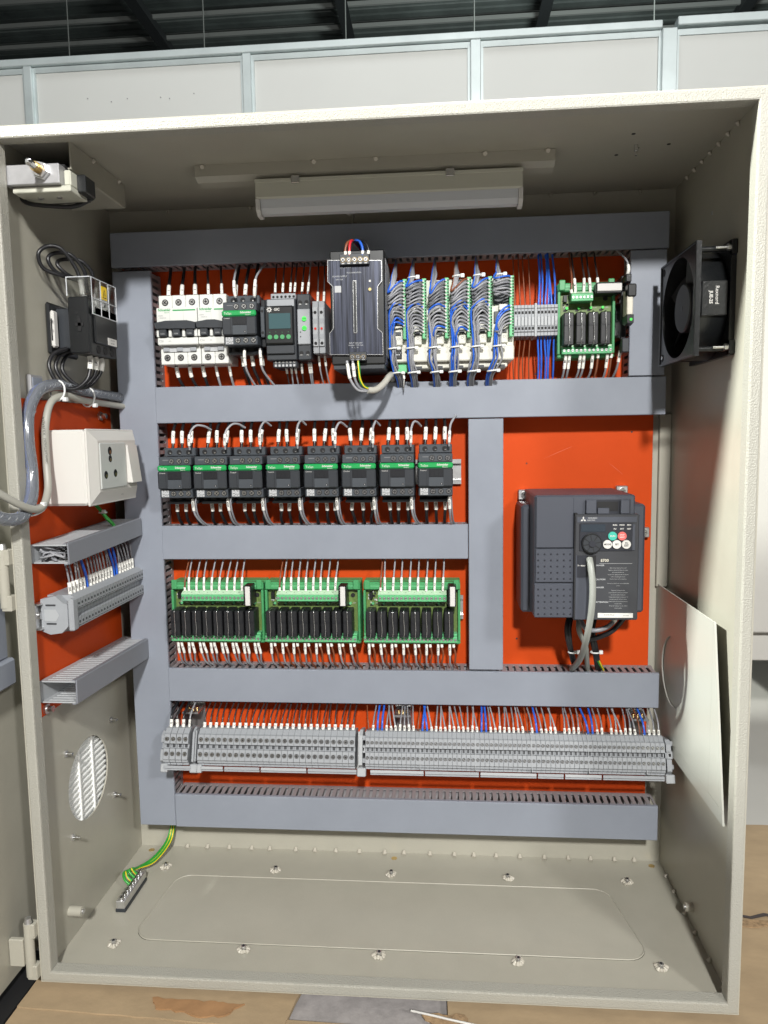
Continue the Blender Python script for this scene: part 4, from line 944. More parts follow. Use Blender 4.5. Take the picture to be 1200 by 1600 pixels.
for k in range(8): t_ = k*math.pi/4+.2; b_.prism([(q.x+4*math.cos(t_)-.3*math.sin(t_), q.z+4*math.sin(t_)+.3*math.cos(t_)), (q.x+10.8*math.cos(t_)-.4*math.sin(t_), q.z+10.8*math.sin(t_)+.4*math.cos(t_)), (q.x+10.8*math.cos(t_)+.4*math.sin(t_), q.z+10.8*math.sin(t_)-.4*math.cos(t_)), (q.x+4*math.cos(t_)+.3*math.sin(t_), q.z+4*math.sin(t_)-.3*math.cos(t_))], 'y', 133.3, 133.58, 'blackmatt')
b_.cyl((q.x, 131.8, q.z), (q.x, 133.6, q.z), 4, 'vfd_dark', n=20); part(b_, 'dial', vf)
b_ = MB(); q = at(911.5, 811, y=139)                        # three-diamond mark and maker's words
for k in range(3):
    t_ = R(90+120*k); c_, d_ = math.cos(t_), math.sin(t_)
    b_.add([(q.x+c_*u-d_*v, 138.9, q.z+d_*u+c_*v-.6) for u, v in ((0, 0), (1.9, 1.1), (3.8, 0), (1.9, -1.1))], [(0, 1, 2, 3)], 'white')
q = at(926, 809.6, y=139); b_.text('MITSUBISHI', (q.x, 138.9, q.z), 2.2, XR, ZU, 'paleink', bold=.02); q = at(924, 813, y=139); b_.text('ELECTRIC', (q.x, 138.9, q.z), 2.2, XR, ZU, 'paleink', bold=.02)
part(b_, 'maker_mark', vf)
b_ = MB(); bp(b_, (915, 781), (985, 803), 147.2, .75, 'vfd_dark'); bp(b_, (933, 784), (966, 798), 146.6, .5, 'blackmatt'); bp(b_, (916, 781), (932, 803), 142, 5, 'vfd', .8); bp(b_, (970, 781), (984, 803), 142, 5, 'vfd', .8); bp(b_, (934, 794), (952, 803), 143, 4, 'vfd', .5); bp(b_, (898, 802), (900.5, 969), 141, 7, 'blackmatt'); part(b_, 'top_recess', vf)
b_ = MB(); bp(b_, (902, 868), (926, 902), 138.5, .8, 'vfd_dark'); bp(b_, (917, 868), (931, 900), 138.2, .2, 'blackmatt'); q = at(908.5, 884, y=138.3); b_.text('3~ 400V', (q.x, 138.35, q.z), 2.7, (1, 0, -.06), (.06, 0, 1), 'white', bold=.02); part(b_, 'voltage_label', vf)
b_ = MB()
for px, py in ((819, 773), (816, 927), (972, 767), (1006, 832)): q = at(px, py, y=262); b_.box(q.x-8, q.x+8, 262, 271, q.z-7, q.z+7, 'zinc', 1); b_.cyl((q.x, 259, q.z), (q.x, 262, q.z), 4.5, 'steel', n=16); b_.box(q.x-3, q.x+3, 258.8, 259, q.z-.5, q.z+.5, 'ink')
part(b_, 'mounting_foot', vf)
A = lambda px, py, y: tuple(at(px, py, y=y))
wire([A(921, 873, 136), A(923, 885, 129), A(926, 915, 124), A(924, 955, 124), A(916, 1000, 140), A(906, 1030, 190), A(893, 1046, 240)], 4.0, 'cablegrey', 'thick pale grey patch cable plugged under the dial of the motor drive', None, None, name='cable', cat='cable', n=12)
for k, (m_, a, c, d_) in enumerate((('w_black', 885, 890, 898), ('w_black', 890, 893, 902), ('w_black', 922, 928, 933), ('w_black', 927, 932, 937))):
    wire([A(a+4, 960, 215), A(a, 985, 205), A(c, 1015, 210), A(d_, 1045, 245)], 2.8, m_, '%s thick black wire from the left beneath the motor drive' % ordn(k), 'black wires beneath the motor drive')
wire([A(905, 960, 215), A(905, 985, 195), A(915, 1010, 205), A(918, 1046, 245)], 3.6, 'cablegrey', 'dull grey cable behind the patch cable beneath the motor drive', None, None, name='cable', cat='cable')
wire([A(925, 965, 215), A(926, 1000, 215), A(934, 1030, 225), A(942, 1046, 245)], 2.4, 'w_earth', 'green and yellow earth wire beneath the motor drive', None, None, stripe='w_yellow')
wire([A(962, 968, 190), A(948, 980, 175), A(930, 985, 172), A(914, 981, 180), (660, 200, 398)], 3.0, 'w_grey', 'grey bundle of thin wires bending under the motor drive', None, [(2, 9)], None, sr=3.2)
wire([A(975, 966, 190), A(958, 985, 185), A(938, 995, 190), A(920, 1000, 200), A(915, 1010, 210)], 3.4, 'w_black', 'black bundle of wires bending under the motor drive', None, None)
for k, px in enumerate((895, 930)):
    q = at(px, 1019, y=208); t = MB(); t.tube([(q.x+6*math.cos(a/12*6.283), 208+5*math.sin(a/12*6.283), q.z) for a in range(13)], 1.1, 'tie', 6); t.box(q.x+4, q.x+9, 201, 205, q.z-1, q.z+4, 'tie', .6)
    single(t, 'cable_tie', '%s white cable tie beneath the motor drive' % ('left' if k == 0 else 'right'), 'cable tie', group='cable ties beneath the motor drive')

# ------------------------------------------------------------------ bottom terminal row (tilted up towards the viewer)
TILT = R(-17); ZB, YB = 210, 189
def screw_term(w_, big, proto=None):
    t = thing('terminal_block', 'x', 'terminal', (0, 0, 0), 'grey screw terminals of the bottom row', (TILT, 0, 0)); h = w_/2-.12
    b_ = MB()                                      # local: front face at y 0 looking to -y
    b_.prism([(0, 16), (3, 17.5), (8, 24), (14, 25.5), (40, 25.5), (40, -26), (8, -26), (8, -23), (3, -22), (2.5, -19.5), (0, -18), (0, -3.4), (6, -3.2), (6, 3.2), (0, 3.4)], 'x', -h, h, 'term')
    b_.box(-h, h, 1.2, 8, -18.3, -15.8, 'term_light'); b_.box(-h, -h+.25, -.08, .0, -18, 16, 'term_dark')
    b_.box(-h*.45, h*.45, 5.2, 6.2, -2.2, 2.2, 'term_dark'); b_.box(-h*.6, h*.6, 13, 14, 25.2, 25.9, 'blackmatt')
    part(b_, 'body', t, local=True)
    rs = 2.5 if big else 1.85
    for z in (9.6, -10.4): s_ = MB(); s_.cyl((0, -.25, z), (0, .1, z), rs*1.22, 'greyink', n=14); s_.screw(0, -.1, z, rs, ring='greyink', phil=big, a=0.8 if not big else None); part(s_, 'terminal_screw', t, local=True)
    return t
rows = [('leftmost short', 4, 89.5, 8.9, True), ('middle wide', 26, 138.5, 8.55, True), ('long narrow right hand', 64, 374, 6.28, False)]
pb, ps2 = screw_term(8.5, True), screw_term(6.24, False); used = {True: False, False: False}
for nm, n_, x0, p_, big in rows:
    for i in range(n_):
        src = pb if big else ps2
        o = src if not used[big] else copy_tree(src); used[big] = True
        o.location = Vector((x0+i*p_, YB, ZB))*S
        o['label'] = '%s terminal from the left, %s group, bottom terminal row' % (ordn(i), nm)
        o['group'] = 'grey screw terminals of the bottom row, %s' % ('wide kind' if big else 'narrow kind')
def tilted(b_): b_.M = Matrix.Translation((0, YB, ZB)) @ Matrix.Rotation(TILT, 4, 'X')
mb = MB(); tilted(mb); mb.box(83, 776, 41, 48, -17, 17, 'zinc', .5); mb.box(83, 776, 40.5, 41.5, 13, 20, 'zinc'); mb.box(83, 776, 40.5, 41.5, -31, -13, 'zinc'); single(mb, 'din_rail', 'long tilted rail carrying the bottom terminal row', 'mounting rail', org=(430, 235, 200), group='steel mounting rails')
for k, x in enumerate((108, 420, 752)):
    mb = MB(); mb.box(x-12, x+12, 268, 271.8, 190, 245, 'zinc', .5); mb.box(x-12, x+12, 236, 268, 238, 241, 'zinc', .5); mb.prism([(268, 190), (240, 200), (240, 238), (268, 238)], 'x', x-12, x-10, 'dark')
    for q in (-6, 0, 6): mb.cyl((x+q, 250, 241), (x+q, 250, 244), 2, 'brass', n=8)
    single(mb, 'rail_bracket', 'steel angle bracket holding the terminal rail, %s' % ('behind the left terminals', 'behind the middle terminals', 'behind the right end')[k], 'bracket', group='brackets of the bottom terminal rail')
for k, (x, lb) in enumerate(((84, 'at the far left end'), (128, 'after the four wide terminals'), (364.5, 'between the middle and right groups'), (778, 'at the far right end'))):
    mb = MB(); tilted(mb); hw = 3.2 if k != 2 else 4
    if k in (0, 3): mb.prism([(2, 14), (8, 20), (40, 22), (40, -36), (12, -36), (12, -26), (2, -20), (2, -5), (8, -4), (8, 4), (2, 5)], 'x', x-hw, x+hw, 'term')
    else: mb.prism([(-1, 19), (8, 26), (40, 26), (40, -34), (12, -34), (8, -24), (-1, -20)], 'x', x-(1.2 if k == 1 else 2), x+(1.8 if k == 1 else 2.5), 'term' if k == 1 else 'term_light')
    mb.box(x-5 if k else x-3, x+7, 4, 14, -36, -24.5, 'term_light', 1)
    if k == 1: mb.box(x+4, x+12, 4, 14, -36, -24.5, 'term_light', 1); mb.box(x+2.5, x+4.5, -0.5, 30, -20, 22, 'term', .3)
    if k in (2, 3): mb.box(x-1, x+6.5, 5, 20, -18, -12, 'term', .5); mb.box(x-1, x+6.5, 5, 20, 12, 18, 'term', .5); mb.box(x-1, x+6.5, 7, 20, -5, 5, 'term_light', .5); mb.box(x+1, x+4, 6.5, 7.2, -2, 2, 'blackmatt')
    single(mb, 'end_clamp', 'grey end clamp of the bottom terminal row %s' % lb, 'end clamp', group='end clamps of the bottom terminal row')
for k in range(5):
    x = 374+6.28*(12*(k+1)-.5)
    mb = MB(); tilted(mb); mb.prism([(-.9, 17), (8, 26.5), (40, 26.5), (40, -27.5), (8, -27.5), (-.9, -24)], 'x', x-.35, x+.35, 'term_light')
    single(mb, 'partition_plate', '%s thin partition plate from the left in the long right hand terminal group' % ordn(k), 'partition', group='thin partition plates in the terminal row')
for k, (xa, xb) in enumerate(((86, 126), (140, 172), (173, 224), (225, 290), (291, 360), (378, 452), (453, 527), (528, 604), (605, 640), (641, 690), (691, 772))):
    mb = MB(); tilted(mb); mb.box(xa, xb-1, 2.5, 3.4, -30.5, -26.6, 'term_light' if k % 2 else 'term', .3); mb.box(xa, xb-1, 3.6, 10, -33, -31, 'term', .3)
    single(mb, 'marker_strip', '%s grey marker strip from the left along the foot of the bottom terminal row' % ordn(k), 'marker strip', group='marker strips under the bottom terminals')
mt = Matrix.Translation((0, YB, ZB)) @ Matrix.Rotation(TILT, 4, 'X'); ent = mt @ Vector((0, 13.5, 25.5))
for i in range(4):
    x = 89.5+i*8.9
    wire([(x, ent.y, ent.z-3), (x, ent.y+1, ent.z+3), (x+random.uniform(-1, 1), ent.y+6, ent.z+16), (x+random.uniform(-1, 2), 238, 256), (x, 250, 266)], 1.9 if i < 3 else 1.2, 'w_black' if i < 3 else 'w_grey2',
         '%s wire from the left above the four wide terminals' % ordn(i), 'wires above the four wide terminals', (2, 13), str(i), sr=2.5 if i < 3 else 1.8)
for i in range(26):
    x = 138.5+i*8.55; l_ = random.uniform(-2, 5)*(1 if i > 5 else .4)
    wire([(x, ent.y, ent.z-3), (x, ent.y+1, ent.z+3), (x+l_*.4, ent.y+8, ent.z+16), (x+l_, 240, 257), (x+l_, 250, 268)], 1.15, 'w_dark', '%s dark wire from the left above the middle terminal group' % ordn(i), 'dark wires above the middle terminal group', (2, 9.5), str(i+1), sr=2.35, tm=.6)
i = 0
for k in range(64):
    x = 374+k*6.28; l_ = random.uniform(-7, 3)
    blue = k in (2, 3, 12, 13, 25, 26, 37, 48, 49, 60); brown = k in (0, 11, 35, 47, 59)
    if not (blue or brown) and random.random() < .1: continue
    nm = 'blue' if blue else ('brown' if brown else 'grey')
    wire([(x, ent.y, ent.z-3), (x, ent.y+1, ent.z+3), (x+l_*.4, ent.y+8, ent.z+15), (x+l_, 240, 256), (x+l_-1, 250, 268)], 1.5 if blue else (.9 if brown else 1.1), 'w_blue' if blue else ('w_brown' if brown else random.choice(['w_grey', 'w_grey2'])),
         '%s wire entering the %s terminal of the long right hand group' % (nm, ordn(k)), '%s wires above the long right hand terminal group' % nm, None if blue or brown else (2, random.choice([8.5, 9.5, 11])), str(100+k) if not (blue or brown) else None, sr=1.85, tm=.75)

# ------------------------------------------------------------------ ceiling lamp
lf = thing('cabinet_lamp', 'unlit white strip lamp under the enclosure roof', 'lamp', (415, 145, 950))
b_ = MB(); b_.box(257, 576, 128, 160, 926, 947.5, 'lampbody', 1.5); b_.box(257, 576, 126.5, 127.9, 944, 948, 'lampbody', .4); part(b_, 'housing', lf)
b_ = MB(); b_.prism([(131, 925.9), (133, 916), (139, 910.5), (149, 910.5), (156, 916), (158, 925.9)], 'x', 262.5, 571, 'diffuser'); part(b_, 'diffuser', lf)
for x in (257, 571.3): b_ = MB(); b_.prism([(129, 925.9), (130.5, 914), (138, 908), (151, 908), (158, 914), (160, 925.9)], 'x', x, x+5, 'white'); part(b_, 'end_cap', lf)
for x in (307, 491): b_ = MB(); b_.box(x-5, x+5, 124, 126.4, 941, 950, 'steel', .6); part(b_, 'clip', lf)
wire([(365, 150, 912), (363, 200, 925), (361, 255, 944), (358, 272, 934), (357, 276, 920)], 1.9, 'cable', 'short white cable hanging behind the strip lamp', None, None, name='cable', cat='cable')

# ------------------------------------------------------------------ door limit switch, upper left
ls = thing('door_switch', 'grey plunger switch box in the upper left corner', 'switch', (22, 60, 925))
b_ = MB(); b_.box(9, 71, 18, 33, 915, 936, 'zincmatt', .8); b_.box(14, 80, 24, 62, 908.5, 914.8, 'lampbody', .8); b_.box(71.2, 79, 27, 60, 915, 932, 'lampbody', 1.5); b_.box(79.2, 89, 40, 64, 912, 931, 'black', 1)
b_.box(12, 70, 33.2, 90, 917, 940, 'blackmatt')
for x in (36, 58): b_.cyl((x, 42, 907), (x, 42, 908.5), 3, 'zinc', n=12)
part(b_, 'housing', ls)
v0 = Vector(at(66, 268, y=17.9)); tip = Vector(at(42, 251, y=-14)); dv = tip-v0
b_ = MB(); b_.cyl(v0, v0+dv*.14, 9.5, 'zinc', n=6, smooth=False); b_.cyl(v0+dv*.14, v0+dv*.27, 8.0, 'zinc', n=6, smooth=False); b_.cyl(v0, v0+dv*.55, 4.8, 'brass', n=16)
for k in range(6): b_.cyl(v0+dv*(.3+k*.045), v0+dv*(.315+k*.045), 5.1, 'brass', n=14)
b_.cyl(v0+dv*.55, v0+dv*.9, 3.7, 'steel', n=14); b_.cyl(v0+dv*.9, tip, 3.7, 'steel', r1=1.6, n=14); part(b_, 'plunger', ls)
wire([(12, 60, 925), (10, 48, 914), (18, 46, 905), (42, 50, 902), (66, 60, 904), (84, 68, 915)], 2.6, 'w_black', 'black cable sagging under the plunger switch', None, None, name='cable', cat='cable')

# ------------------------------------------------------------------ left wall: breaker, conduit, socket, ducts, terminals, vent
bk = thing('main_isolator', 'black isolator with a clear cover high on the left wall', 'isolator', (20, 125, 770))
b_ = MB(); b_.box(33, 58, 92, 160, 744, 811, 'black', 1.5); b_.box(58.1, 60, 93, 159, 744, 790, 'black', .5); b_.box(60.05, 63, 100, 158, 757, 800, 'black', .8); b_.box(9, 32.9, 108, 150, 752, 800, 'dark', 1)
b_.box(42, 52, 91, 92, 776, 780, 'blackmatt'); b_.box(45, 49, 91, 92, 770, 786, 'blackmatt')
for y in (110, 128, 146): b_.cyl((60, y, 750), (60.8, y, 750), 5, 'blackmatt', n=14)
for z in (766, 792): b_.cyl((44, 91.7, z), (44, 92.1, z), 1.4, 'blackmatt', n=8)
part(b_, 'body', bk)
b_ = MB(); b_.box(4, 9, 92, 160, 744, 806, 'black', 3); b_.box(9.05, 14, 92.5, 104, 752, 796, 'white', 2); b_.box(11, 12.5, 92.0, 92.4, 760, 786, 'ink'); b_.text('CE', (11.5, 92.2, 782), 5, XR, ZU, 'ink'); b_.text('(+)', (11.5, 92.2, 772), 4, XR, ZU, 'ink'); part(b_, 'mounting_base', bk)
b_ = MB()
for a in (((33, 63), (92, 93.2), (811.5, 834)), ((61.8, 63), (93.3, 160), (790, 834)), ((33, 61.7), (93.3, 160), (832.8, 834)), ((33, 61.7), (158.8, 160), (803.5, 832.7))): b_.box(*a[0], *a[1], *a[2], 'clear', .2)
for a in (((63.1, 63.7), (93, 94), (790, 834)), ((63.1, 63.7), (158, 159), (790, 834)), ((63.1, 63.7), (94.1, 157.9), (833, 834)), ((63.1, 63.7), (94.1, 157.9), (790, 791)), ((63.1, 63.7), (116, 117), (791.1, 832.9)), ((63.1, 63.7), (137, 138), (791.1, 832.9)), ((63.1, 63.7), (94.1, 157.9), (809, 809.8)), ((33, 63), (91.2, 91.9), (833, 834)), ((33, 34), (91.2, 91.9), (811.5, 832.9))): b_.box(*a[0], *a[1], *a[2], 'diffuser')
part(b_, 'clear_cover', bk)
b_ = MB(); b_.box(63.05, 63.6, 119, 133, 812, 828, 'yellow', .2); yw = [(121, 814), (131, 814), (126, 825)]; b_.prism(yw, 'x', 63.65, 63.8, 'ink'); b_.prism([(122.6, 815), (129.4, 815), (126, 822.6)], 'x', 63.85, 63.95, 'yellow'); b_.prism([(126.6, 821), (124.8, 818), (126, 818), (125.4, 815.4), (127.4, 818.6), (126.2, 818.6)], 'x', 64, 64.05, 'ink'); part(b_, 'warning_sign', bk)
b_ = MB(); b_.box(63.05, 63.7, 130, 154, 758, 767, 'white', .3); b_.text('101.35.90', (63.8, 142, 764.5), 2.8, (0, 1, 0), ZU, 'ink'); b_.text('16A 500V', (63.8, 142, 760.8), 2.6, (0, 1, 0), ZU, 'ink'); part(b_, 'rating_label', bk)
for y in (108, 126, 144):
    b_ = MB(); b_.cyl((46, y, 804), (46, y, 815), 4, 'zinc', n=14); b_.box(42, 50, y-3, y+3, 815, 818, 'steel', .5); b_.cyl((58, y, 806), (60, y, 806), 3, 'steel', n=12); part(b_, 'terminal_screw', bk)
for k in range(3):
    y = 106+k*15; o_ = k*3
    wire([(46, y, 815), (44, y, 832), (40+o_, y-4, 848), (30+o_, y-14, 866-o_), (18, y-22, 868-o_*1.4), (10+o_, y-30, 858-o_), (12+o_*2, y-24, 842), (28+o_, y-8, 836), (34, y+12, 836)], 2.4, 'w_black', '%s black wire looping above the isolator on the left wall' % ordn(k), 'black loops above the isolator', [(-1, 0)] if k else [(0, 18)], None, sr=3.2)
    wire([(46, y+8, 745), (47, y+8, 735), (44, y+4, 715+o_), (32, y-8, 702+o_*.6), (18, y-18, 708+o_), (10, y-22, 728), (12, y-14, 744), (22, y, 752)], 2.4, 'w_black', '%s black wire looping below the isolator on the left wall' % ordn(k), 'black loops below the isolator', (2, 18), ('1B', '1A', '')[k] or None, sr=3.4, tm=.75)
# spiral wrapped bundle and round cable entering from the door
loop = [(30, 240, 698), (24, 200, 700), (20, 130, 702), (18, 85, 706), (14, 50, 697), (11, 32, 672), (13, 24, 640), (15, 24, 605), (19, 12, 574), (20, -14, 556), (12, -45, 562), (0, -75, 590), (-14, -100, 660), (-24, -112, 760)]
cb = wire(loop, 7.2, 'wrap', 'spiral wrapped wire bundle curving from the door onto the left wall', None, None, name='wire_bundle', cat='wire bundle', k=12, n=16)
path = spline(loop, 12); sb = MB(); L = plen(path)
k = 8
while k < L-8:
    sg = seg(path, k, k+.6)
    if len(sg) >= 2: sb.tube([sg[0], sg[-1]+Vector((0, .1, .6))], 7.3, 'paleink', 16)
    k += 9.5
part(sb, 'spiral_wrap', cb)
for off, m_ in (((-2, -3.5, 1.5), 'w_blue'), ((2, -3, -1.5), 'w_grey2'), ((2.5, -2.5, 2.5), 'w_grey')):
    sb = MB(); sb.tube([p+Vector(off)*.62 for p in path], 3.2, m_, 8); part(sb, 'inner_wire', cb)
l2 = [(34, 240, 686), (28, 200, 688), (26, 130, 690), (24, 95, 694), (20, 66, 685), (20, 50, 655), (22, 44, 615), (27, 34, 582), (31, 8, 564), (24, -25, 574), (8, -60, 605), (-8, -88, 670), (-20, -108, 760)]
cc = wire(l2, 4.2, 'cable_pale', 'round cream cable with black lettering curving beside the spiral wrapped bundle', None, None, name='cable', cat='cable', k=10, n=14)
sb = MB(); sb.text('AGAFLEX  SIGNTRONIC', (24.5, 39.5, 640), 5, (0.05, -.05, -1), (-.35, -1, 0), 'ink', off=0); 
for q, s_ in enumerate('CINORTNAMIS YCVEL'):
    pass
part(sb, 'printing', cc)
for k, pos in enumerate(((22, 80, 699), (24, 150, 695), (24, 15, 562))):
    t = MB(); t.tube([(pos[0]+9*math.cos(a/14*6.283)-1, pos[1]+(2 if k < 2 else 0)*math.sin(a/14*6.283)+(13*math.sin(a/14*6.283) if k == 2 else 0), pos[2]+(12 if k < 2 else 5)*math.sin(a/14*6.283)) for a in range(15)], 1.2, 'tie', 6); t.box(pos[0]+6, pos[0]+11, pos[1]-4, pos[1]+2, pos[2]-13 if k < 2 else pos[2]+4, pos[2]-8 if k < 2 else pos[2]+9, 'tie', .6)
    single(t, 'cable_tie', 'white cable tie round the door cables, %s' % ('at the upper bend', 'near the tall duct', 'at the lower bend')[k], 'cable tie', group='white cable ties on the door cables')
mb = MB(); mb.box(2.2, 8, 46, 72, 690, 716, 'zincmatt', 1); mb.box(8, 9, 49, 69, 693, 713, 'duct', .3); single(mb, 'tie_mount', 'square grey adhesive tie mount on the left wall', 'tie mount')

lp = thing('side_plate', 'smaller orange plate on the left wall', 'mounting plate', (5, 136, 316))
b_ = MB(); b_.box(4, 6, 24, 248, 314, 688, 'orange', .5); part(b_, 'plate', lp)
for y, z in ((36, 674), (214, 673), (36, 322)):
    b_ = MB(); b_.cyl((6, y, z), (9, y, z), 6.5, 'zinc', n=6, smooth=False); b_.cyl((9, y, z), (16, y, z), 3.8, 'steel', n=12); part(b_, 'bolt', lp)

sk = thing('socket_box', 'white surface mounted power socket with a rocker switch', 'socket', (10, 130, 610))
b_ = MB(); b_.box(6.2, 60, 60, 190, 562, 652, 'socket', 3); part(b_, 'back_box', sk)
b_ = MB(); b_.box(60.1, 63, 61, 191, 561, 653, 'socket', 1)
vs = [(63, 63, 563), (63, 189, 563), (63, 189, 651), (63, 63, 651), (68, 78, 577), (68, 184, 577), (68, 184, 639), (68, 78, 639)]
b_.add(vs, [(0, 1, 5, 4), (1, 2, 6, 5), (2, 3, 7, 6), (3, 0, 4, 7), (4, 5, 6, 7)], 'socket')
b_.text('GPS', (65.9, 142, 570), 4.2, (0, 1, 0), (-.34, 0, 1), 'greyink'); part(b_, 'front_plate', sk)
b_ = MB(); b_.box(68.05, 69.6, 80, 150, 580, 636, 'socketgrey', .8)
for px, py, r in ((171.6, 704.5, 5.2), (172.4, 716.5, 4.4), (166, 742, 4.8), (180.6, 739, 4.8)):
    q = at(px, py, x=69.7); b_.cyl((69.6, q.y, q.z), (69.75, q.y, q.z), r, 'blackmatt', n=18); b_.cyl((69.76, q.y+1.2, q.z-1.5), (69.8, q.y+1.2, q.z-1.5), r*.45, 'brass', n=10)
part(b_, 'outlet', sk)
b_ = MB(); b_.prism([(68.1, 584), (76, 584), (70.5, 633), (68.1, 633)], 'y', 154, 182, 'socket'); part(b_, 'rocker', sk)
wire([(20, 150, 560), (30, 150, 550), (38, 152, 538), (46, 156, 526), (40, 160, 515)], 2.4, 'w_earth', 'green earth wire running from the white socket into the duct below', None, None)
mb = MB(); mb.tube([(34+5*math.cos(a/12*6.283), 151+4*math.sin(a/12*6.283), 545) for a in range(13)], 1.1, 'tie', 6); mb.box(36, 40, 143, 148, 545, 549, 'tie', .5); single(mb, 'cable_tie', 'white cable tie on the earth wire below the white socket', 'cable tie')

def side_duct(L, w_, z, tilt, label):
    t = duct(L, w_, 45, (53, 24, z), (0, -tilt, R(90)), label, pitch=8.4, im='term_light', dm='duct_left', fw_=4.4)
    return t
side_duct(203, 25, 510, R(2.0), 'upper short grey duct on the left wall, its open end stuffed with wires')
side_duct(222, 29, 347, R(-2.3), 'lower short grey duct on the left wall, its open end empty')
for k in range(9):
    a = [(12+random.random()*32, 30+random.random()*6, 500+random.random()*16) for _ in range(2)]
    wire([(12+random.random()*30, 44, 503+random.random()*12), a[0], a[1], (20+random.random()*20, 60, 506+random.random()*8), (25, 110, 512)], 1.3, random.choice(['w_grey', 'w_grey2', 'w_black']), '%s loose wire curled inside the open end of the upper left wall duct' % ordn(k), 'wires curled in the open duct end')
# terminals on the left wall
def wall_term(proto=None):
    t = thing('wall_terminal', 'x', 'terminal', (0, 0, 0), 'grey terminals on the left wall', (0, 0, R(90))); h = 3.9
    b_ = MB(); b_.prism([(0, 5), (0, 17), (8, 21.5), (36, 21.5), (36, -22), (10, -22), (5, -17), (0, -17), (0, -5), (6, -4), (6, 4)], 'x', -h, h, 'term')
    b_.box(-h, -h+.25, -.08, 0, -17, 17, 'term_dark'); b_.cyl((0, -.3, 11), (0, .05, 11), 1.7, 'term_dark', n=10); b_.cyl((0, -.3, -11), (0, .05, -11), 1.7, 'term_dark', n=10)
    b_.box(-2.2, 2.2, -.2, .05, 6, 6.8, 'term_dark'); b_.box(-2.2, 2.2, -.2, .05, -15.5, -14.7, 'term_dark')
    part(b_, 'body', t, local=True); return t
pt_ = wall_term()
for i in range(24):
    o = pt_ if i == 0 else copy_tree(pt_); o.location = Vector((50, 46+i*7.85, 437))*S
    o['label'] = '%s grey terminal counted from the open end, left wall row' % ordn(i)
mb = MB(); mb.box(6.2, 10, 22, 242, 421, 452, 'zinc', .4); mb.box(10, 15, 22, 242, 450, 452, 'zinc'); mb.box(10, 15, 22, 242, 421, 423, 'zinc'); mb.cyl((10, 30, 437), (13, 30, 437), 5, 'steel', n=14)
single(mb, 'din_rail', 'short steel rail poking out under the left wall terminals', 'mounting rail', group='steel mounting rails')
mb = MB(); mb.prism([(12, 418), (12, 456), (30, 460), (38, 452), (44, 450), (44, 424), (36, 416), (22, 414)], 'y', 30, 41, 'term'); mb.box(44, 51, 30, 42, 418, 456, 'term', 1.5)
for z in (426, 448): mb.box(18, 30, 29.6, 30, z, z+2, 'term_dark')
mb.prism([(16, 430), (16, 444), (30, 444), (34, 437), (30, 430)], 'y', 29.5, 29.95, 'term_light')
single(mb, 'end_clamp', 'chunky grey end clamp closing the left wall terminal row', 'end clamp')
for i in range(22):
    y = 50+i*8.2; blue = i in (5, 14, 15); j = random.uniform(-5, 5)
    wire([(38, y, 454), (38, y, 462), (37, y+j*.3, 476), (34, y+j, 492), (30, y+j, 502)], 1.8 if blue else 1.2, 'w_blue' if blue else ('w_brown' if i == 4 else random.choice(['w_grey', 'w_grey2'])),
         '%s wire counted from the open end above the left wall terminals' % ordn(i), 'wires above the left wall terminals', None if blue else (3, 18), None if blue else str(200+i), sr=2.5, tm=.75)
# vent filter seen through the round opening
vt = thing('vent_grille', 'white louvred vent behind the round opening low on the left wall', 'vent', (-2, 136, 130))
b_ = MB(); b_.box(-14, -12, 78, 196, 128, 248, 'louvre')
for k in range(15):
    z = 132+k*8; b_.prism([(-11.9, z), (-3, z-3.2), (-3, z-5.2), (-11.9, z-2)], 'y', 79, 195, 'louvre')
part(b_, 'louvres', vt)
for y in (120, 156): b_ = MB(); b_.box(-7, -1.5, y-1.6, y+1.6, 128, 248, 'louvre', .4); part(b_, 'rib', vt)
for k, (y, z) in enumerate(((204, 241), (80, 246), (203, 129), (85, 132))):
    mb = MB(); mb.cyl((2, y, z), (4.2, y, z), 4.4, 'zinc', n=6, smooth=False); mb.cyl((4.2, y, z), (12, y, z), 2.1, 'steel', n=10)
    single(mb, 'vent_screw', 'screw stud with nut at the %s of the round vent opening' % ('upper right', 'upper left', 'lower right', 'lower left')[k], 'screw', group='screw studs round the vent opening')
# earth bar and cables
eb = thing('earth_bar', 'brass earth bar with steel screws on the enclosure floor', 'earth bar', (41, 160, 3))
b_ = MB(); b_.box(34, 48, 124, 196, 3.2, 8, 'dark', .5); b_.box(35, 47, 124, 196, 8.1, 19, 'zinc', .8); part(b_, 'bar', eb)
for k in range(8): b_ = MB(); b_.cyl((41, 129+k*8.8, 19), (41, 129+k*8.8, 22.5), 3.7, 'steel', n=12); b_.box(40.5, 41.5, 126+k*8.8, 132+k*8.8, 22.6, 22.8, 'ink'); part(b_, 'screw', eb)
for k in range(4):
    wire([(56+k*2.5, 284-k*1.5, 64), (55+k*2, 279-k, 45), (52+k*2, 262, 24), (44+k*1.5, 225, 18-k), (30+k*2, 190+k*2, 22), (26+k*2.5, 172+k*3, 30), (32+k, 160+k*7, 27), (41, 158+k*8, 20)], 1.9, 'w_earth', '%s green and yellow earth cable dropping to the earth bar' % ordn(k), 'earth cables in the lower left corner', stripe='w_yellow' if k in (1, 3) else None)

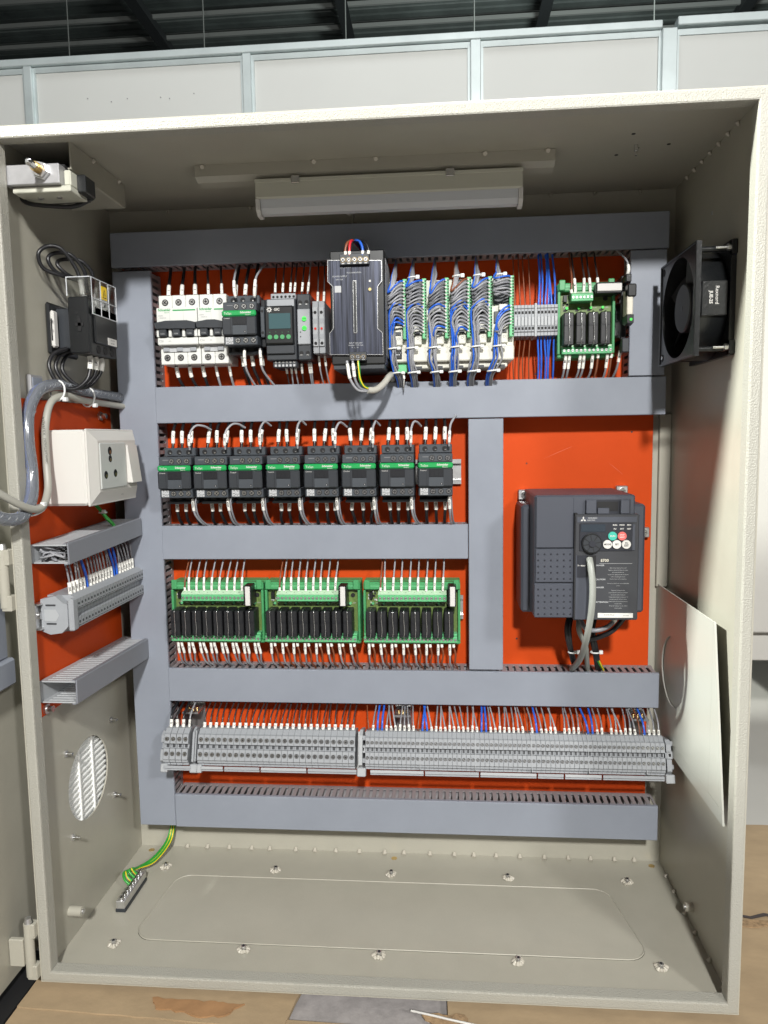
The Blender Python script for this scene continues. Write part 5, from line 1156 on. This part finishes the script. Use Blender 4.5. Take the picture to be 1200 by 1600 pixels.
# ------------------------------------------------------------------ fan on the right wall
fn = thing('cooling_fan', 'square black cooling fan on the right wall', 'fan', (797, 132, 782))
cy0, cz0 = 133, 782.5
b_ = MB(); b_.plate_hole('x', 756, 761, 70, 196, 721, 844, cy0, cz0, 57, 'fan', 64)
b_.box(754.6, 755.95, 69, 72, 721, 844, 'fan', .5); b_.box(754.6, 755.95, 194, 197, 721, 844, 'fan', .5); b_.box(754.6, 755.95, 72.1, 193.9, 721, 723.5, 'fan', .5); b_.box(754.6, 755.95, 72.1, 193.9, 841.5, 844, 'fan', .5)
b_.plate_hole('x', 792, 797.9, 70, 196, 721, 844, cy0, cz0, 57, 'fan', 64)
n = 56; vs = []
for r_, xx in ((57, 761.1), (57, 791.9), (60.5, 791.9), (60.5, 761.1)):
    for i in range(n): t_ = 2*math.pi*i/n; vs.append((xx, cy0+r_*math.cos(t_), cz0+r_*math.sin(t_)))
b_.add(vs, [(a*n+i, a*n+(i+1) % n, (a+1)*n+(i+1) % n, (a+1)*n+i) for a in range(3) for i in range(n)], 'fan', True)
for y, z in ((78, 729), (78, 836), (188, 729), (188, 836)): b_.cyl((761, y, z), (792, y, z), 3.2, 'fan', n=8)
b_.cyl((755.5, 186, 731), (756, 186, 731), 4.5, 'blackmatt', n=12); b_.cyl((755, 186, 731), (755.4, 186, 731), 2.5, 'steel', n=10); b_.cyl((755.5, 187, 835), (756, 187, 835), 4.5, 'blackmatt', n=12)
part(b_, 'frame', fn)
b_ = MB(); b_.box(762.5, 790.5, 71.6, 100, 764, 802, 'fan', 1)
b_.text('Rexnord', (779, 71.4, 786), 5.6, (0, 0, -1), XR, 'white', bold=.01); b_.text('JUE-2S', (772.5, 71.4, 784), 5.0, (0, 0, -1), XR, 'white', bold=.03); part(b_, 'name_plate', fn)
b_ = MB(); b_.cyl((763, cy0, cz0), (790, cy0, cz0), 28, 'fanblade', n=40, capm='fanblade'); b_.cyl((761.5, cy0, cz0), (763, cy0, cz0), 26.5, 'fanblade', r1=28, n=40); b_.cyl((761.2, cy0, cz0), (761.6, cy0, cz0), 3, 'fan', n=12); part(b_, 'hub', fn)
for k in range(5):
    b_ = MB(); vs = []; fs = []
    for i in range(7):
        r_ = 27+i*4.7
        for j in range(5): a = 2*math.pi*k/5+.25+(j/4)*.85+i*.03; xx = 766+j*5.0-(i*.3); vs.append((xx, cy0+r_*math.cos(a), cz0+r_*math.sin(a)))
    for i in range(6):
        for j in range(4): q = i*5+j; fs.append((q, q+1, q+6, q+5))
    N_ = len(vs); vs2 = vs+[(v[0]+1.3, v[1], v[2]) for v in vs]
    b_.add(vs2, fs+[tuple(N_+i for i in f[::-1]) for f in fs], 'fanblade', True); part(b_, 'blade', fn)
for y, z in ((76, 836), (76, 730)): b_ = MB(); b_.cyl((788, y-4, z), (792, y-4, z), 3.6, 'zinc', n=6, smooth=False); b_.cyl((776, y-4, z), (788, y-4, z), 1.8, 'steel', n=10); b_.box(792, 797.8, y-9, y-.1, z-8, z+8, 'fan', 1); part(b_, 'fixing_screw', fn)

# ------------------------------------------------------------------ link the wires: the 295 that show largest one by one, the rest as one mass
WIRES.sort(key=lambda q: -q[0]); rest = MB()
for i, (sc_, _, a_, k_) in enumerate(WIRES):
    wire_now(None if i < 295 else rest, *a_, **k_)
if rest.v: single(rest, 'thin_wires', 'remaining thin wires between the devices and the grey ducts', 'wires', org=(400, 240, 300), kind='stuff')
